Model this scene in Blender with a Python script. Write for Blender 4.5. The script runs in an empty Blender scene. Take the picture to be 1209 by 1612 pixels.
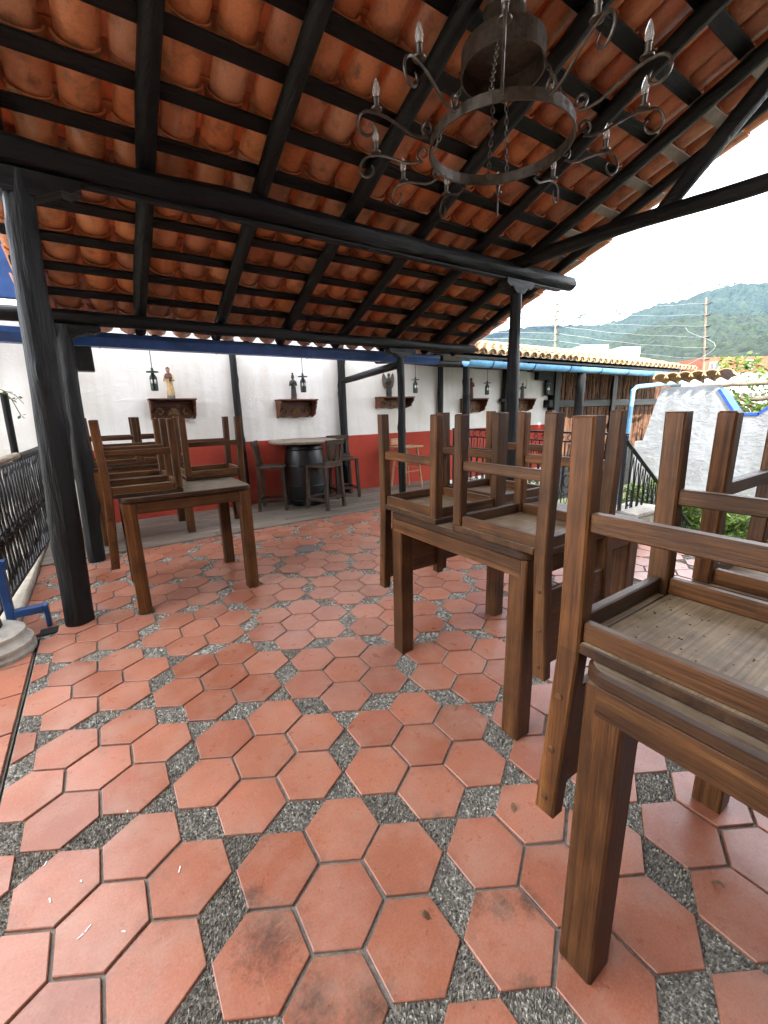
import bpy, bmesh, math, random
from mathutils import Vector, Matrix, noise
random.seed(7)
S = bpy.context.scene
COL = S.collection
PI = math.pi
R_ = math.radians
# ------------------------------------------------------------------ camera
CAM_R = [[0.8303611, 0.1479628, 0.5372220], [-0.5567683, 0.1812569, 0.8106510], [-0.0225711, 0.9722412, -0.2328897]]
CAM_H, FPX = 1.2512, 665.16
cam = bpy.data.cameras.new('camera'); cam_o = bpy.data.objects.new('camera', cam); COL.objects.link(cam_o)
cam.sensor_fit = 'VERTICAL'; cam.sensor_height = 24.0; cam.lens = 24.0 * FPX / 1612.0
cam.clip_start = 0.02; cam.clip_end = 20000
m = Matrix(((CAM_R[0][0], CAM_R[0][1], -CAM_R[0][2], 0), (CAM_R[1][0], CAM_R[1][1], -CAM_R[1][2], 0),
            (CAM_R[2][0], CAM_R[2][1], -CAM_R[2][2], CAM_H), (0, 0, 0, 1)))
cam_o.matrix_world = m
S.camera = cam_o
# ------------------------------------------------------------------ sky and sun
SUN_EL, SUN_TO = R_(38), Vector((0.33, 0.94, 0)).normalized()
w = bpy.data.worlds.new('World'); S.world = w; w.use_nodes = True
nt = w.node_tree; nt.nodes.clear()
out = nt.nodes.new('ShaderNodeOutputWorld'); bg = nt.nodes.new('ShaderNodeBackground')
sky = nt.nodes.new('ShaderNodeTexSky'); sky.sky_type = 'NISHITA'; sky.sun_disc = False
sky.sun_elevation = SUN_EL; sky.sun_rotation = math.atan2(-SUN_TO.x, -SUN_TO.y); sky.altitude = 1600
sky.air_density = 1.0; sky.dust_density = 1.0; sky.ozone_density = 1.0
tc = nt.nodes.new('ShaderNodeTexCoord'); mp = nt.nodes.new('ShaderNodeMapping'); mp.inputs['Scale'].default_value = (1, 1, 2.6)
cn = nt.nodes.new('ShaderNodeTexNoise'); cn.inputs['Scale'].default_value = 2.3; cn.inputs['Detail'].default_value = 7; cn.inputs['Roughness'].default_value = 0.55
cr = nt.nodes.new('ShaderNodeValToRGB'); cr.color_ramp.elements[0].position = 0.36; cr.color_ramp.elements[1].position = 0.50
mx = nt.nodes.new('ShaderNodeMix'); mx.data_type = 'RGBA'; mx.inputs[7].default_value = (9.0, 9.2, 9.6, 1)
nt.links.new(tc.outputs['Generated'], mp.inputs['Vector']); nt.links.new(mp.outputs[0], cn.inputs['Vector'])
nt.links.new(cn.outputs['Fac'], cr.inputs[0]); nt.links.new(cr.outputs[0], mx.inputs[0]); nt.links.new(sky.outputs[0], mx.inputs[6])
nt.links.new(mx.outputs[2], bg.inputs[0]); bg.inputs[1].default_value = 0.14; nt.links.new(bg.outputs[0], out.inputs[0])
sun = bpy.data.lights.new('sun', 'SUN'); sun.energy = 2.8; sun.angle = R_(0.5); sun.color = (1.0, 0.95, 0.86)
sun_o = bpy.data.objects.new('sun', sun); COL.objects.link(sun_o)
sd = Vector((SUN_TO.x * math.cos(SUN_EL), SUN_TO.y * math.cos(SUN_EL), -math.sin(SUN_EL)))
sun_o.rotation_euler = sd.to_track_quat('-Z', 'Y').to_euler(); sun_o.location = (0, 0, 30)
S.view_settings.view_transform = 'Standard'; S.view_settings.look = 'None'
S.view_settings.exposure = 2.58; S.view_settings.gamma = 1.0; S.view_settings.use_curve_mapping = False
try:
    S.cycles.max_bounces = 10; S.cycles.diffuse_bounces = 6; S.cycles.use_denoising = True
    S.cycles.volume_bounces = 0
except Exception: pass

# ------------------------------------------------------------------ helpers
def project(p):
    d = (p[0], p[1], p[2] - CAM_H)
    c = [sum(CAM_R[i][k] * d[i] for i in range(3)) for k in range(3)]
    if c[2] < 0.05: return None
    return 604.5 + FPX * c[0] / c[2], 806 - FPX * c[1] / c[2], c[2]
def along(px, py, t):
    d = ((px - 604.5) / FPX, -(py - 806) / FPX, 1.0)
    return Vector([sum(CAM_R[i][k] * d[k] for k in range(3)) * t for i in range(3)]) + Vector((0, 0, CAM_H))
HAZE = 0.000017
def rnd(a, b): return random.uniform(a, b)

class MB:
    def __init__(s): s.v = []; s.f = []; s.c = []; s.col = None
    def add(s, vs, fs):
        o = len(s.v); s.v += [tuple(v) for v in vs]; s.f += [tuple(i + o for i in f) for f in fs]
        if s.col is not None: s.c += [s.col] * len(vs)
        return s
    def box(s, a, b, M=None):
        x0, y0, z0 = a; x1, y1, z1 = b
        vs = [Vector(p) for p in ((x0,y0,z0),(x1,y0,z0),(x1,y1,z0),(x0,y1,z0),(x0,y0,z1),(x1,y0,z1),(x1,y1,z1),(x0,y1,z1))]
        if M: vs = [M @ v for v in vs]
        return s.add(vs, [(0,3,2,1),(4,5,6,7),(0,1,5,4),(1,2,6,5),(2,3,7,6),(3,0,4,7)])
    def cbox(s, a, b, c=0.004, M=None):            # chamfered box
        lo, hi = a, b; vs = []; idx = {}
        for sx in (0, 1):
            for sy in (0, 1):
                for sz in (0, 1):
                    sg = (sx, sy, sz)
                    for ax in range(3):
                        p = []
                        for k in range(3):
                            e = hi[k] if sg[k] else lo[k]
                            p.append(e if k == ax else e + (-c if sg[k] else c))
                        idx[(sg, ax)] = len(vs); vs.append(Vector(p) if not M else M @ Vector(p))
        fs = []
        for ax in range(3):
            b_, c_ = (ax + 1) % 3, (ax + 2) % 3
            for sg in (0, 1):
                q = []
                for u, v in ((0,0),(1,0),(1,1),(0,1)):
                    t = [0,0,0]; t[ax] = sg; t[b_] = u; t[c_] = v; q.append(idx[(tuple(t), ax)])
                fs.append(tuple(q) if sg else tuple(reversed(q)))
            for u in (0, 1):
                for v in (0, 1):
                    q = []
                    for (wv, tp) in ((0, b_), (1, b_), (1, c_), (0, c_)):
                        t = [0,0,0]; t[ax] = wv; t[b_] = u; t[c_] = v; q.append(idx[(tuple(t), tp)])
                    fs.append(tuple(q) if (u == v) else tuple(reversed(q)))
        for sx in (0, 1):
            for sy in (0, 1):
                for sz in (0, 1):
                    q = [idx[((sx,sy,sz), k)] for k in range(3)]
                    fs.append(tuple(q) if (sx + sy + sz) % 2 else tuple(reversed(q)))
        return s.add(vs, fs)
    def tube(s, pts, rad, n=8, caps=True, closed=False, squash=None):
        pts = [Vector(p) for p in pts]; N = len(pts)
        rs = rad if isinstance(rad, (list, tuple)) else [rad] * N
        vs = []; prev = None
        for i in range(N):
            if closed: t = pts[(i + 1) % N] - pts[i - 1]
            else: t = pts[min(i + 1, N - 1)] - pts[max(i - 1, 0)]
            t = t.normalized() if t.length > 1e-9 else Vector((0, 0, 1))
            if prev is None:
                h = Vector((0, 0, 1)) if abs(t.z) < 0.9 else Vector((1, 0, 0)); u = t.cross(h).normalized()
            else:
                u = prev - t * prev.dot(t); u = u.normalized() if u.length > 1e-6 else t.orthogonal().normalized()
            prev = u; v = t.cross(u)
            for k in range(n):
                a = 2 * PI * k / n; vs.append(pts[i] + (u * math.cos(a) + v * math.sin(a)) * rs[i])
        fs = []
        for i in range(N if closed else N - 1):
            j = (i + 1) % N
            for k in range(n):
                k2 = (k + 1) % n; fs.append((i*n+k, i*n+k2, j*n+k2, j*n+k))
        if caps and not closed:
            fs.append(tuple(range(n - 1, -1, -1))); fs.append(tuple((N-1)*n + k for k in range(n)))
        return s.add(vs, fs)
    def lathe(s, prof, n=16, M=None, sx=1.0, sy=1.0):
        vs = []; fs = []
        for r, z in prof:
            for k in range(n):
                a = 2 * PI * k / n; p = Vector((r * math.cos(a) * sx, r * math.sin(a) * sy, z)); vs.append(M @ p if M else p)
        for i in range(len(prof) - 1):
            for k in range(n):
                k2 = (k + 1) % n; fs.append((i*n+k, i*n+k2, (i+1)*n+k2, (i+1)*n+k))
        fs.append(tuple(range(n - 1, -1, -1))); fs.append(tuple((len(prof)-1)*n + k for k in range(n)))
        return s.add(vs, fs)
    def prism(s, poly, f):                       # poly: 2d list, f(u,v,w) -> 3d for w in 0,1
        n = len(poly); vs = [f(u, v, 0) for u, v in poly] + [f(u, v, 1) for u, v in poly]
        fs = [tuple(range(n - 1, -1, -1)), tuple(range(n, 2 * n))] + [(i, (i+1) % n, n + (i+1) % n, n + i) for i in range(n)]
        return s.add(vs, fs)
    def ball(s, c, r, n=10, sc=(1, 1, 1)):
        prof = [(max(1e-4, math.sin(PI * i / (n // 2 + 2))) * r, -math.cos(PI * i / (n // 2 + 2)) * r) for i in range(n // 2 + 3)]
        return s.lathe(prof, n, Matrix.Translation(c) @ Matrix.Diagonal((*sc, 1)))
    def mesh(s, name, mat, smooth=False, fix=True):
        me = bpy.data.meshes.new(name); me.from_pydata(s.v, [], s.f)
        if fix:
            b = bmesh.new(); b.from_mesh(me); bmesh.ops.recalc_face_normals(b, faces=b.faces); b.to_mesh(me); b.free()
        if s.c:
            at = me.color_attributes.new('tint', 'FLOAT_COLOR', 'POINT')
            at.data.foreach_set('color', [x for c in s.c for x in (c[0], c[1], c[2], 1.0)])
        for mm in (mat if isinstance(mat, (list, tuple)) else [mat]): me.materials.append(mm)
        if smooth:
            me.polygons.foreach_set('use_smooth', [True] * len(me.polygons))
            if smooth != 'full':
                try: me.set_sharp_from_angle(angle=R_(38))
                except Exception: pass
        me.update(); return me
    def build(s, name, mat, parent=None, smooth=False, fix=True):
        return link(name, s.mesh(name, mat, smooth, fix), parent)
def link(name, me, parent=None, M=None):
    o = bpy.data.objects.new(name, me); COL.objects.link(o)
    if parent: o.parent = parent
    if M is not None: o.matrix_local = M
    return o
def tag(o, label=None, cat=None, group=None, kind=None):
    if label: o['label'] = label
    if cat: o['category'] = cat
    if group: o['group'] = group
    if kind: o['kind'] = kind
    return o
def empty(name, loc, label=None, cat=None, group=None, rz=0.0):
    o = bpy.data.objects.new(name, None); COL.objects.link(o); o.location = loc; o.rotation_euler = (0, 0, rz)
    o.empty_display_size = 0.1
    return tag(o, label, cat, group)
def copy_tree(o, parent=None):
    kids = [c for c in bpy.data.objects if c.parent == o]
    c = o.copy(); COL.objects.link(c); c.parent = parent
    for k in kids: copy_tree(k, c)
    return c
def arc(cx, cy, r, a0, a1, n=8): return [(cx + r * math.cos(a0 + (a1 - a0) * i / n), cy + r * math.sin(a0 + (a1 - a0) * i / n)) for i in range(n + 1)]

# ------------------------------------------------------------------ materials
def new_mat(name):
    mt = bpy.data.materials.new(name); mt.use_nodes = True; n = mt.node_tree
    return mt, n, n.nodes['Principled BSDF']
def nd(n, t, **k):
    x = n.nodes.new(t)
    for a, b in k.items():
        if a in ('op',): x.operation = b
        else:
            try: x.inputs[a.replace('_', ' ')].default_value = b
            except Exception: setattr(x, a, b)
    return x
def ramp(n, fac, stops):
    r = n.nodes.new('ShaderNodeValToRGB'); e = r.color_ramp.elements
    while len(e) > 1: e.remove(e[-1])
    e[0].position = stops[0][0]; e[0].color = (*stops[0][1], 1)
    for p, c in stops[1:]:
        q = e.new(p); q.color = (*c, 1)
    n.links.new(fac, r.inputs[0]); return r.outputs[0]
def mixc(n, fac, a, b, mode='MIX'):
    x = n.nodes.new('ShaderNodeMix'); x.data_type = 'RGBA'; x.blend_type = mode
    for sock, val in ((x.inputs[0], fac), (x.inputs[6], a), (x.inputs[7], b)):
        if isinstance(val, (int, float)): sock.default_value = val
        elif isinstance(val, tuple): sock.default_value = (*val, 1)
        else: n.links.new(val, sock)
    return x.outputs[2]
def math_(n, op, a, b=None, clamp=False):
    x = n.nodes.new('ShaderNodeMath'); x.operation = op; x.use_clamp = clamp
    for sock, val in ((x.inputs[0], a), (x.inputs[1], b)):
        if val is None: continue
        if isinstance(val, (int, float)): sock.default_value = val
        else: n.links.new(val, sock)
    return x.outputs[0]
def coords(n, kind='Object', scale=(1, 1, 1), rand=0.0):
    t = n.nodes.new('ShaderNodeTexCoord'); mpn = n.nodes.new('ShaderNodeMapping'); mpn.inputs['Scale'].default_value = scale
    if kind == 'World':
        g = n.nodes.new('ShaderNodeNewGeometry'); n.links.new(g.outputs['Position'], mpn.inputs['Vector'])
    else: n.links.new(t.outputs[kind], mpn.inputs['Vector'])
    if rand:
        oi = n.nodes.new('ShaderNodeObjectInfo'); sc = n.nodes.new('ShaderNodeVectorMath'); sc.operation = 'SCALE'
        cb = n.nodes.new('ShaderNodeCombineXYZ')
        for i in range(3): n.links.new(oi.outputs['Random'], cb.inputs[i])
        n.links.new(cb.outputs[0], sc.inputs[0]); sc.inputs['Scale'].default_value = rand
        n.links.new(sc.outputs[0], mpn.inputs['Location'])
    return mpn.outputs[0]
def tnoise(n, vec, scale, detail=4, rough=0.55, dist=0.0):
    x = n.nodes.new('ShaderNodeTexNoise'); x.inputs['Scale'].default_value = scale; x.inputs['Detail'].default_value = detail
    x.inputs['Roughness'].default_value = rough; x.inputs['Distortion'].default_value = dist
    n.links.new(vec, x.inputs['Vector']); return x.outputs['Fac']
def bump(n, p, h, strength=0.3, dist=0.01):
    b = n.nodes.new('ShaderNodeBump'); b.inputs['Strength'].default_value = strength; b.inputs['Distance'].default_value = dist
    n.links.new(h, b.inputs['Height']); n.links.new(b.outputs[0], p.inputs['Normal']); return b
def objrand(n): return n.nodes.new('ShaderNodeObjectInfo').outputs['Random']

def wood_mat(name, ax, dark, mid, light, rough=0.5, scale=1.0, dust=None, lam=0.0):
    mt, n, p = new_mat(name)
    def st(across, al): q = [across * scale] * 3; q[ax] = al * scale; return tuple(q)
    g = tnoise(n, coords(n, 'Object', st(38, 1.4), 37.0), 1.0, 5, 0.6, 0.7)
    g2 = tnoise(n, coords(n, 'Object', st(170, 3.5), 11.0), 1.0, 4, 0.65, 0.3)
    g3 = tnoise(n, coords(n, 'Object', st(420, 14), 23.0), 1.0, 2, 0.6)
    c = ramp(n, g, [(0.28, dark), (0.5, mid), (0.72, light)])
    c = mixc(n, 0.5, c, ramp(n, g2, [(0.36, (0.38,) * 3), (0.52, (1.0,) * 3), (0.66, (1.32,) * 3)]), 'MULTIPLY')
    c = mixc(n, 0.6, c, ramp(n, g3, [(0.34, (0.35,) * 3), (0.46, (1.0,) * 3), (1.0, (1.05,) * 3)]), 'MULTIPLY')
    if lam:                                          # glued strips of different tone
        sn = n.nodes.new('ShaderNodeVectorMath'); sn.operation = 'SNAP'; q = [0.043] * 3; q[ax] = 50.0; sn.inputs[1].default_value = q
        t = n.nodes.new('ShaderNodeTexCoord'); n.links.new(t.outputs['Object'], sn.inputs[0])
        ad = n.nodes.new('ShaderNodeVectorMath'); n.links.new(sn.outputs[0], ad.inputs[0]); cb = n.nodes.new('ShaderNodeCombineXYZ')
        n.links.new(objrand(n), cb.inputs[0]); n.links.new(cb.outputs[0], ad.inputs[1])
        wn = n.nodes.new('ShaderNodeTexWhiteNoise'); n.links.new(ad.outputs[0], wn.inputs[0])
        c = mixc(n, lam, c, ramp(n, wn.outputs['Value'], [(0, (0.6, 0.57, 0.55)), (0.5, (1.0,) * 3), (1, (1.45, 1.38, 1.25))]), 'MULTIPLY')
    r = objrand(n); c = mixc(n, 1.0, c, ramp(n, r, [(0, (0.72, 0.70, 0.68)), (0.5, (1.0, 0.98, 0.96)), (1, (1.3, 1.24, 1.15))]), 'MULTIPLY')
    blot = tnoise(n, coords(n, 'Object', (1, 1, 1), 5.0), 7.0, 5)
    c = mixc(n, 1.0, c, ramp(n, blot, [(0.35, (0.66,) * 3), (0.6, (1.1,) * 3)]), 'MULTIPLY')
    if dust:
        ge = n.nodes.new('ShaderNodeNewGeometry'); sx = n.nodes.new('ShaderNodeSeparateXYZ'); n.links.new(ge.outputs['Normal'], sx.inputs[0])
        dn = tnoise(n, coords(n, 'World'), 9.0, 6, 0.65)
        dc = mixc(n, 0.8, (dust[0], dust[1], dust[2]), ramp(n, g2, [(0.34, (0.45,) * 3), (0.55, (1.0,) * 3), (0.7, (1.2,) * 3)]), 'MULTIPLY')
        f = math_(n, 'MULTIPLY', math_(n, 'GREATER_THAN', sx.outputs['Z'], 0.9), ramp(n, dn, [(0.3, (dust[3] * .3,) * 3), (0.65, (dust[3],) * 3)]), True)
        c = mixc(n, f, c, dc)
        f2 = ramp(n, tnoise(n, coords(n, 'World'), 120, 3, 0.6), [(0.70, (0,) * 3), (0.74, (0.7,) * 3)])
        c = mixc(n, math_(n, 'MULTIPLY', f2, math_(n, 'GREATER_THAN', sx.outputs['Z'], 0.9)), c, (0.03, 0.02, 0.012))
    n.links.new(c, p.inputs['Base Color'])
    n.links.new(math_(n, 'ADD', math_(n, 'MULTIPLY', g, 0.25), rough - 0.1), p.inputs['Roughness'])
    p.inputs['Specular IOR Level'].default_value = 0.26
    bump(n, p, math_(n, 'ADD', math_(n, 'ADD', g2, g), math_(n, 'MULTIPLY', g3, 0.7)), 0.3, 0.003)
    return mt
_fw = ((0.040, 0.0150, 0.0046), (0.084, 0.0335, 0.0102), (0.132, 0.0585, 0.0190))
FURN = [wood_mat('furniture_wood_' + 'xyz'[k], k, *_fw, 0.42, 1.0, (0.20, 0.155, 0.105, 0.55), 0.38) for k in range(3)]
SEATW = wood_mat('dusty_seat_wood', 0, (0.024, 0.010, 0.0035), (0.052, 0.022, 0.0075), (0.085, 0.038, 0.0135), 0.5, 0.8, (0.34, 0.25, 0.15, 0.9), 0.3)
TOPW = wood_mat('dusty_tabletop_wood', 1, (0.018, 0.008, 0.003), (0.040, 0.017, 0.006), (0.066, 0.030, 0.011), 0.45, 0.9, (0.26, 0.20, 0.135, 0.8), 0.6)
STOOLW = [wood_mat('weathered_wood_' + 'xyz'[k], k, (0.020, 0.012, 0.008), (0.050, 0.032, 0.022), (0.092, 0.064, 0.045), 0.55) for k in range(3)]
PINE = [wood_mat('pale_wood_' + 'xyz'[k], k, (0.28, 0.15, 0.075), (0.40, 0.24, 0.13), (0.5, 0.32, 0.19), 0.55) for k in range(3)]
CARVED = wood_mat('carved_wood', 0, (0.05, 0.018, 0.010), (0.12, 0.042, 0.022), (0.18, 0.075, 0.04), 0.5)
GREYWOOD = wood_mat('grey_wood', 0, (0.16, 0.13, 0.10), (0.24, 0.20, 0.155), (0.33, 0.28, 0.22), 0.7)
LOGW = wood_mat('log_wood', 2, (0.045, 0.02, 0.012), (0.13, 0.062, 0.036), (0.24, 0.13, 0.08), 0.75)
def plank_mat():
    mt, n, p = new_mat('deck_planks')
    g = tnoise(n, coords(n, 'Object', (1.2, 22, 22), 31), 1.0, 5, 0.6, 0.4)
    c = ramp(n, g, [(0.3, (0.085, 0.068, 0.052)), (0.55, (0.16, 0.13, 0.10)), (0.75, (0.24, 0.20, 0.16))])
    c = mixc(n, 1.0, c, ramp(n, objrand(n), [(0, (0.75,) * 3), (1, (1.2,) * 3)]), 'MULTIPLY')
    n.links.new(c, p.inputs['Base Color']); p.inputs['Roughness'].default_value = 0.6
    bump(n, p, g, 0.3, 0.004); return mt
PLANK = plank_mat()
def black_timber(name, ax, base=0.0075):
    mt, n, p = new_mat(name)
    sc = [16] * 3; sc[ax] = 1.3
    g = tnoise(n, coords(n, 'Object', tuple(sc), 19.0), 1.0, 6, 0.6, 0.5)
    k = tnoise(n, coords(n, 'Object', (1, 1, 1), 9.0), 5.0, 4)
    c = ramp(n, g, [(0.3, (base * 0.45, base * 0.45, base * 0.5)), (0.55, (base, base, base * 1.05)), (0.8, (base * 2.3, base * 2.25, base * 2.2))])
    c = mixc(n, ramp(n, k, [(0.55, (0,) * 3), (0.75, (0.5,) * 3)]), c, (base * 2.2, base * 1.75, base * 1.35))
    n.links.new(c, p.inputs['Base Color'])
    n.links.new(math_(n, 'ADD', math_(n, 'MULTIPLY', g, 0.4), 0.30), p.inputs['Roughness'])
    p.inputs['Specular IOR Level'].default_value = 0.24
    g3 = tnoise(n, coords(n, 'Object', tuple(3 * q for q in sc), 7.0), 1.0, 4, 0.7)
    bump(n, p, math_(n, 'ADD', g, math_(n, 'MULTIPLY', g3, 0.4)), 0.9, 0.02); return mt
TIM = [black_timber('black_timber_' + 'xyz'[k], k) for k in range(3)]
def plain(name, col, rough=0.5, metal=0.0, nz=0.15, ns=8.0, bmp=0.0, spec=None):
    mt, n, p = new_mat(name)
    g = tnoise(n, coords(n, 'Object', (1, 1, 1), 13.0), ns, 6, 0.6)
    c = mixc(n, 1.0, col, ramp(n, g, [(0.3, (1 - nz,) * 3), (0.7, (1 + nz,) * 3)]), 'MULTIPLY')
    n.links.new(c, p.inputs['Base Color']); p.inputs['Roughness'].default_value = rough; p.inputs['Metallic'].default_value = metal
    if spec is not None: p.inputs['Specular IOR Level'].default_value = spec
    if bmp: bump(n, p, g, bmp, 0.01)
    return mt
IRON = plain('black_iron', (0.02, 0.02, 0.021), 0.42, 0.3, 0.5, 40, 0.2)
RUSTY = plain('brown_iron', (0.075, 0.058, 0.045), 0.36, 0.4, 0.5, 30, 0.3)
BLUE = plain('dark_blue_paint', (0.022, 0.070, 0.215), 0.4, 0, 0.35, 7, 0.1)
LBLUE = plain('light_blue_paint', (0.15, 0.38, 0.62), 0.35, 0, 0.3, 5)
TRIMB = plain('blue_trim_paint', (0.02, 0.08, 0.42), 0.5, 0, 0.2, 10)
BLACKP = plain('black_plastic', (0.012, 0.012, 0.013), 0.5, 0, 0.2)
STONEW = plain('white_stone', (0.36, 0.335, 0.285), 0.85, 0, 0.45, 9, 0.5)
GOLD = plain('gilt_paint', (0.17, 0.10, 0.035), 0.4, 0.2, 0.4, 30)
GREENM = plain('dark_green_metal', (0.025, 0.045, 0.038), 0.4, 0.2, 0.3, 20)
BRONZE = plain('dark_carved_figure', (0.022, 0.019, 0.017), 0.45, 0, 0.5, 25, 0.3)
CREAM = plain('cream_robe', (0.46, 0.30, 0.13), 0.6, 0, 0.35, 30, 0.2)
REDC = plain('red_cape', (0.11, 0.026, 0.02), 0.6, 0, 0.3, 30)
VERD = plain('grey_green_figure', (0.09, 0.11, 0.09), 0.6, 0, 0.4, 25, 0.2)
SKIN = plain('painted_face', (0.30, 0.16, 0.09), 0.5, 0, 0.1)
BARREL = plain('black_barrel_paint', (0.009, 0.009, 0.010), 0.35, 0, 0.4, 12, 0.15)
KERB = plain('pale_kerb', (0.42, 0.37, 0.29), 0.8, 0, 0.25, 9, 0.3)
HOUSEW = plain('white_house_paint', (0.78, 0.77, 0.74), 0.8, 0, 0.08, 3)
ORANGE = plain('orange_brick', (0.24, 0.065, 0.03), 0.8, 0, 0.3, 4)
WINDOW = plain('window_glass_dark', (0.06, 0.055, 0.06), 0.15, 0, 0.3)
WIRE = plain('steel_wire', (0.55, 0.55, 0.55), 0.35, 0.8, 0.1)
def glass_mat():
    mt, n, p = new_mat('clear_bulb_glass')
    p.inputs['Base Color'].default_value = (0.95, 0.93, 0.9, 1); p.inputs['Roughness'].default_value = 0.06
    p.inputs['Transmission Weight'].default_value = 0.75; p.inputs['IOR'].default_value = 1.3; return mt
GLASS = glass_mat()
def plaster(name, base, stain, sc=1.0, bs=0.25, dirt_low=False):
    mt, n, p = new_mat(name)
    v = coords(n, 'World')
    a = tnoise(n, v, 1.3 * sc, 6, 0.6); b = tnoise(n, v, 45 * sc, 5, 0.7)
    st = tnoise(n, coords(n, 'World', (6, 6, 0.5)), 1.0, 4, 0.6)
    c = mixc(n, ramp(n, a, [(0.40, (0,) * 3), (0.70, (0.75,) * 3)]), base, stain)
    c = mixc(n, ramp(n, st, [(0.46, (0,) * 3), (0.74, (0.6,) * 3)]), c, stain)
    n.links.new(c, p.inputs['Base Color']); p.inputs['Roughness'].default_value = 0.9; p.inputs['Specular IOR Level'].default_value = 0.12
    tr_ = tnoise(n, coords(n, 'World', (4, 4, 7)), 1.0, 5, 0.6, 1.2)
    bump(n, p, math_(n, 'ADD', math_(n, 'ADD', b, math_(n, 'MULTIPLY', a, 2.0)), math_(n, 'MULTIPLY', tr_, 2.5)), bs * 1.3, 0.012); return mt
WHITE = plaster('white_plaster', (0.76, 0.74, 0.70), (0.56, 0.52, 0.45))
RED = plaster('red_plaster', (0.40, 0.058, 0.035), (0.26, 0.045, 0.03))
ROUGHW = plaster('rough_white_plaster', (0.38, 0.40, 0.425), (0.21, 0.215, 0.215), 1.8, 0.6)
def tile_floor_mat():
    mt, n, p = new_mat('terracotta_tile')
    v = coords(n, 'World')
    at = n.nodes.new('ShaderNodeAttribute'); at.attribute_name = 'tint'
    r = math_(n, 'FRACT', math_(n, 'ADD', objrand(n), at.outputs['Fac']))
    base = ramp(n, r, [(0, (0.275, 0.091, 0.050)), (0.25, (0.335, 0.115, 0.064)), (0.5, (0.355, 0.130, 0.075)), (0.75, (0.385, 0.145, 0.086)), (0.9, (0.30, 0.108, 0.066)), (1, (0.335, 0.119, 0.071))])
    big = tnoise(n, v, 2.2, 5, 0.6)
    fine = tnoise(n, v, 160, 3, 0.7)
    mid = tnoise(n, v, 14, 6, 0.65)
    c = mixc(n, 1.0, base, ramp(n, big, [(0.3, (0.80,) * 3), (0.7, (1.12,) * 3)]), 'MULTIPLY')
    c = mixc(n, 1.0, c, ramp(n, fine, [(0.25, (0.80,) * 3), (0.75, (1.18,) * 3)]), 'MULTIPLY')
    # traffic film and dark organic stains with shapes of their own
    c = mixc(n, ramp(n, mid, [(0.58, (0,) * 3), (0.72, (0.42,) * 3)]), c, (0.16, 0.075, 0.05))
    tot = None
    for (x, y, rad) in ((0.0, 0.0, 0.0),) + STAINS:
        if rad == 0: continue
        d = n.nodes.new('ShaderNodeVectorMath'); d.operation = 'DISTANCE'
        g = n.nodes.new('ShaderNodeNewGeometry'); n.links.new(g.outputs['Position'], d.inputs[0]); d.inputs[1].default_value = (x, y, 0)
        f = math_(n, 'SUBTRACT', 1.0, math_(n, 'DIVIDE', d.outputs['Value'], rad), True)
        tot = f if tot is None else math_(n, 'MAXIMUM', tot, f)
    sp = tnoise(n, v, 52, 7, 0.8)
    f = math_(n, 'MULTIPLY', math_(n, 'POWER', tot, 0.7), 0.50)
    f = math_(n, 'MULTIPLY', math_(n, 'MULTIPLY', math_(n, 'SUBTRACT', math_(n, 'ADD', f, sp), 0.70, True), 3.2, True), math_(n, 'MULTIPLY', math_(n, 'GREATER_THAN', tot, 0.001), 0.78))
    c = mixc(n, f, c, (0.045, 0.032, 0.024))
    sc_ = tnoise(n, coords(n, 'World', (90, 9, 1)), 1.0, 3, 0.6); sd_ = tnoise(n, coords(n, 'World', (8, 80, 1)), 1.0, 3, 0.6)
    c = mixc(n, ramp(n, math_(n, 'MAXIMUM', sc_, sd_), [(0.66, (0,) * 3), (0.74, (0.3,) * 3)]), c, (0.50, 0.28, 0.20))
    dst = tnoise(n, v, 5.0, 7, 0.7)
    c = mixc(n, ramp(n, dst, [(0.44, (0,) * 3), (0.70, (0.42,) * 3)]), c, (0.42, 0.27, 0.20))
    oc = n.nodes.new('ShaderNodeTexCoord'); ln = n.nodes.new('ShaderNodeVectorMath'); ln.operation = 'LENGTH'; n.links.new(oc.outputs['Object'], ln.inputs[0])
    dd = ln.outputs['Value']; eg = math_(n, 'MULTIPLY', math_(n, 'SUBTRACT', dd, 0.078), 26.0, True)
    eg = math_(n, 'MULTIPLY', eg, math_(n, 'LESS_THAN', dd, 0.125)); en = tnoise(n, v, 24, 6, 0.7)
    c = mixc(n, math_(n, 'MULTIPLY', eg, ramp(n, en, [(0.46, (0,) * 3), (0.64, (0.62,) * 3)])), c, (0.13, 0.085, 0.06))
    sp2 = tnoise(n, v, 70, 2, 0.5)
    c = mixc(n, ramp(n, sp2, [(0.72, (0,) * 3), (0.76, (0.6,) * 3)]), c, (0.10, 0.05, 0.035))
    n.links.new(c, p.inputs['Base Color'])
    n.links.new(math_(n, 'ADD', math_(n, 'MULTIPLY', mid, 0.28), 0.17), p.inputs['Roughness'])
    bump(n, p, math_(n, 'ADD', math_(n, 'MULTIPLY', fine, 0.4), mid), 0.12, 0.004); return mt
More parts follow.
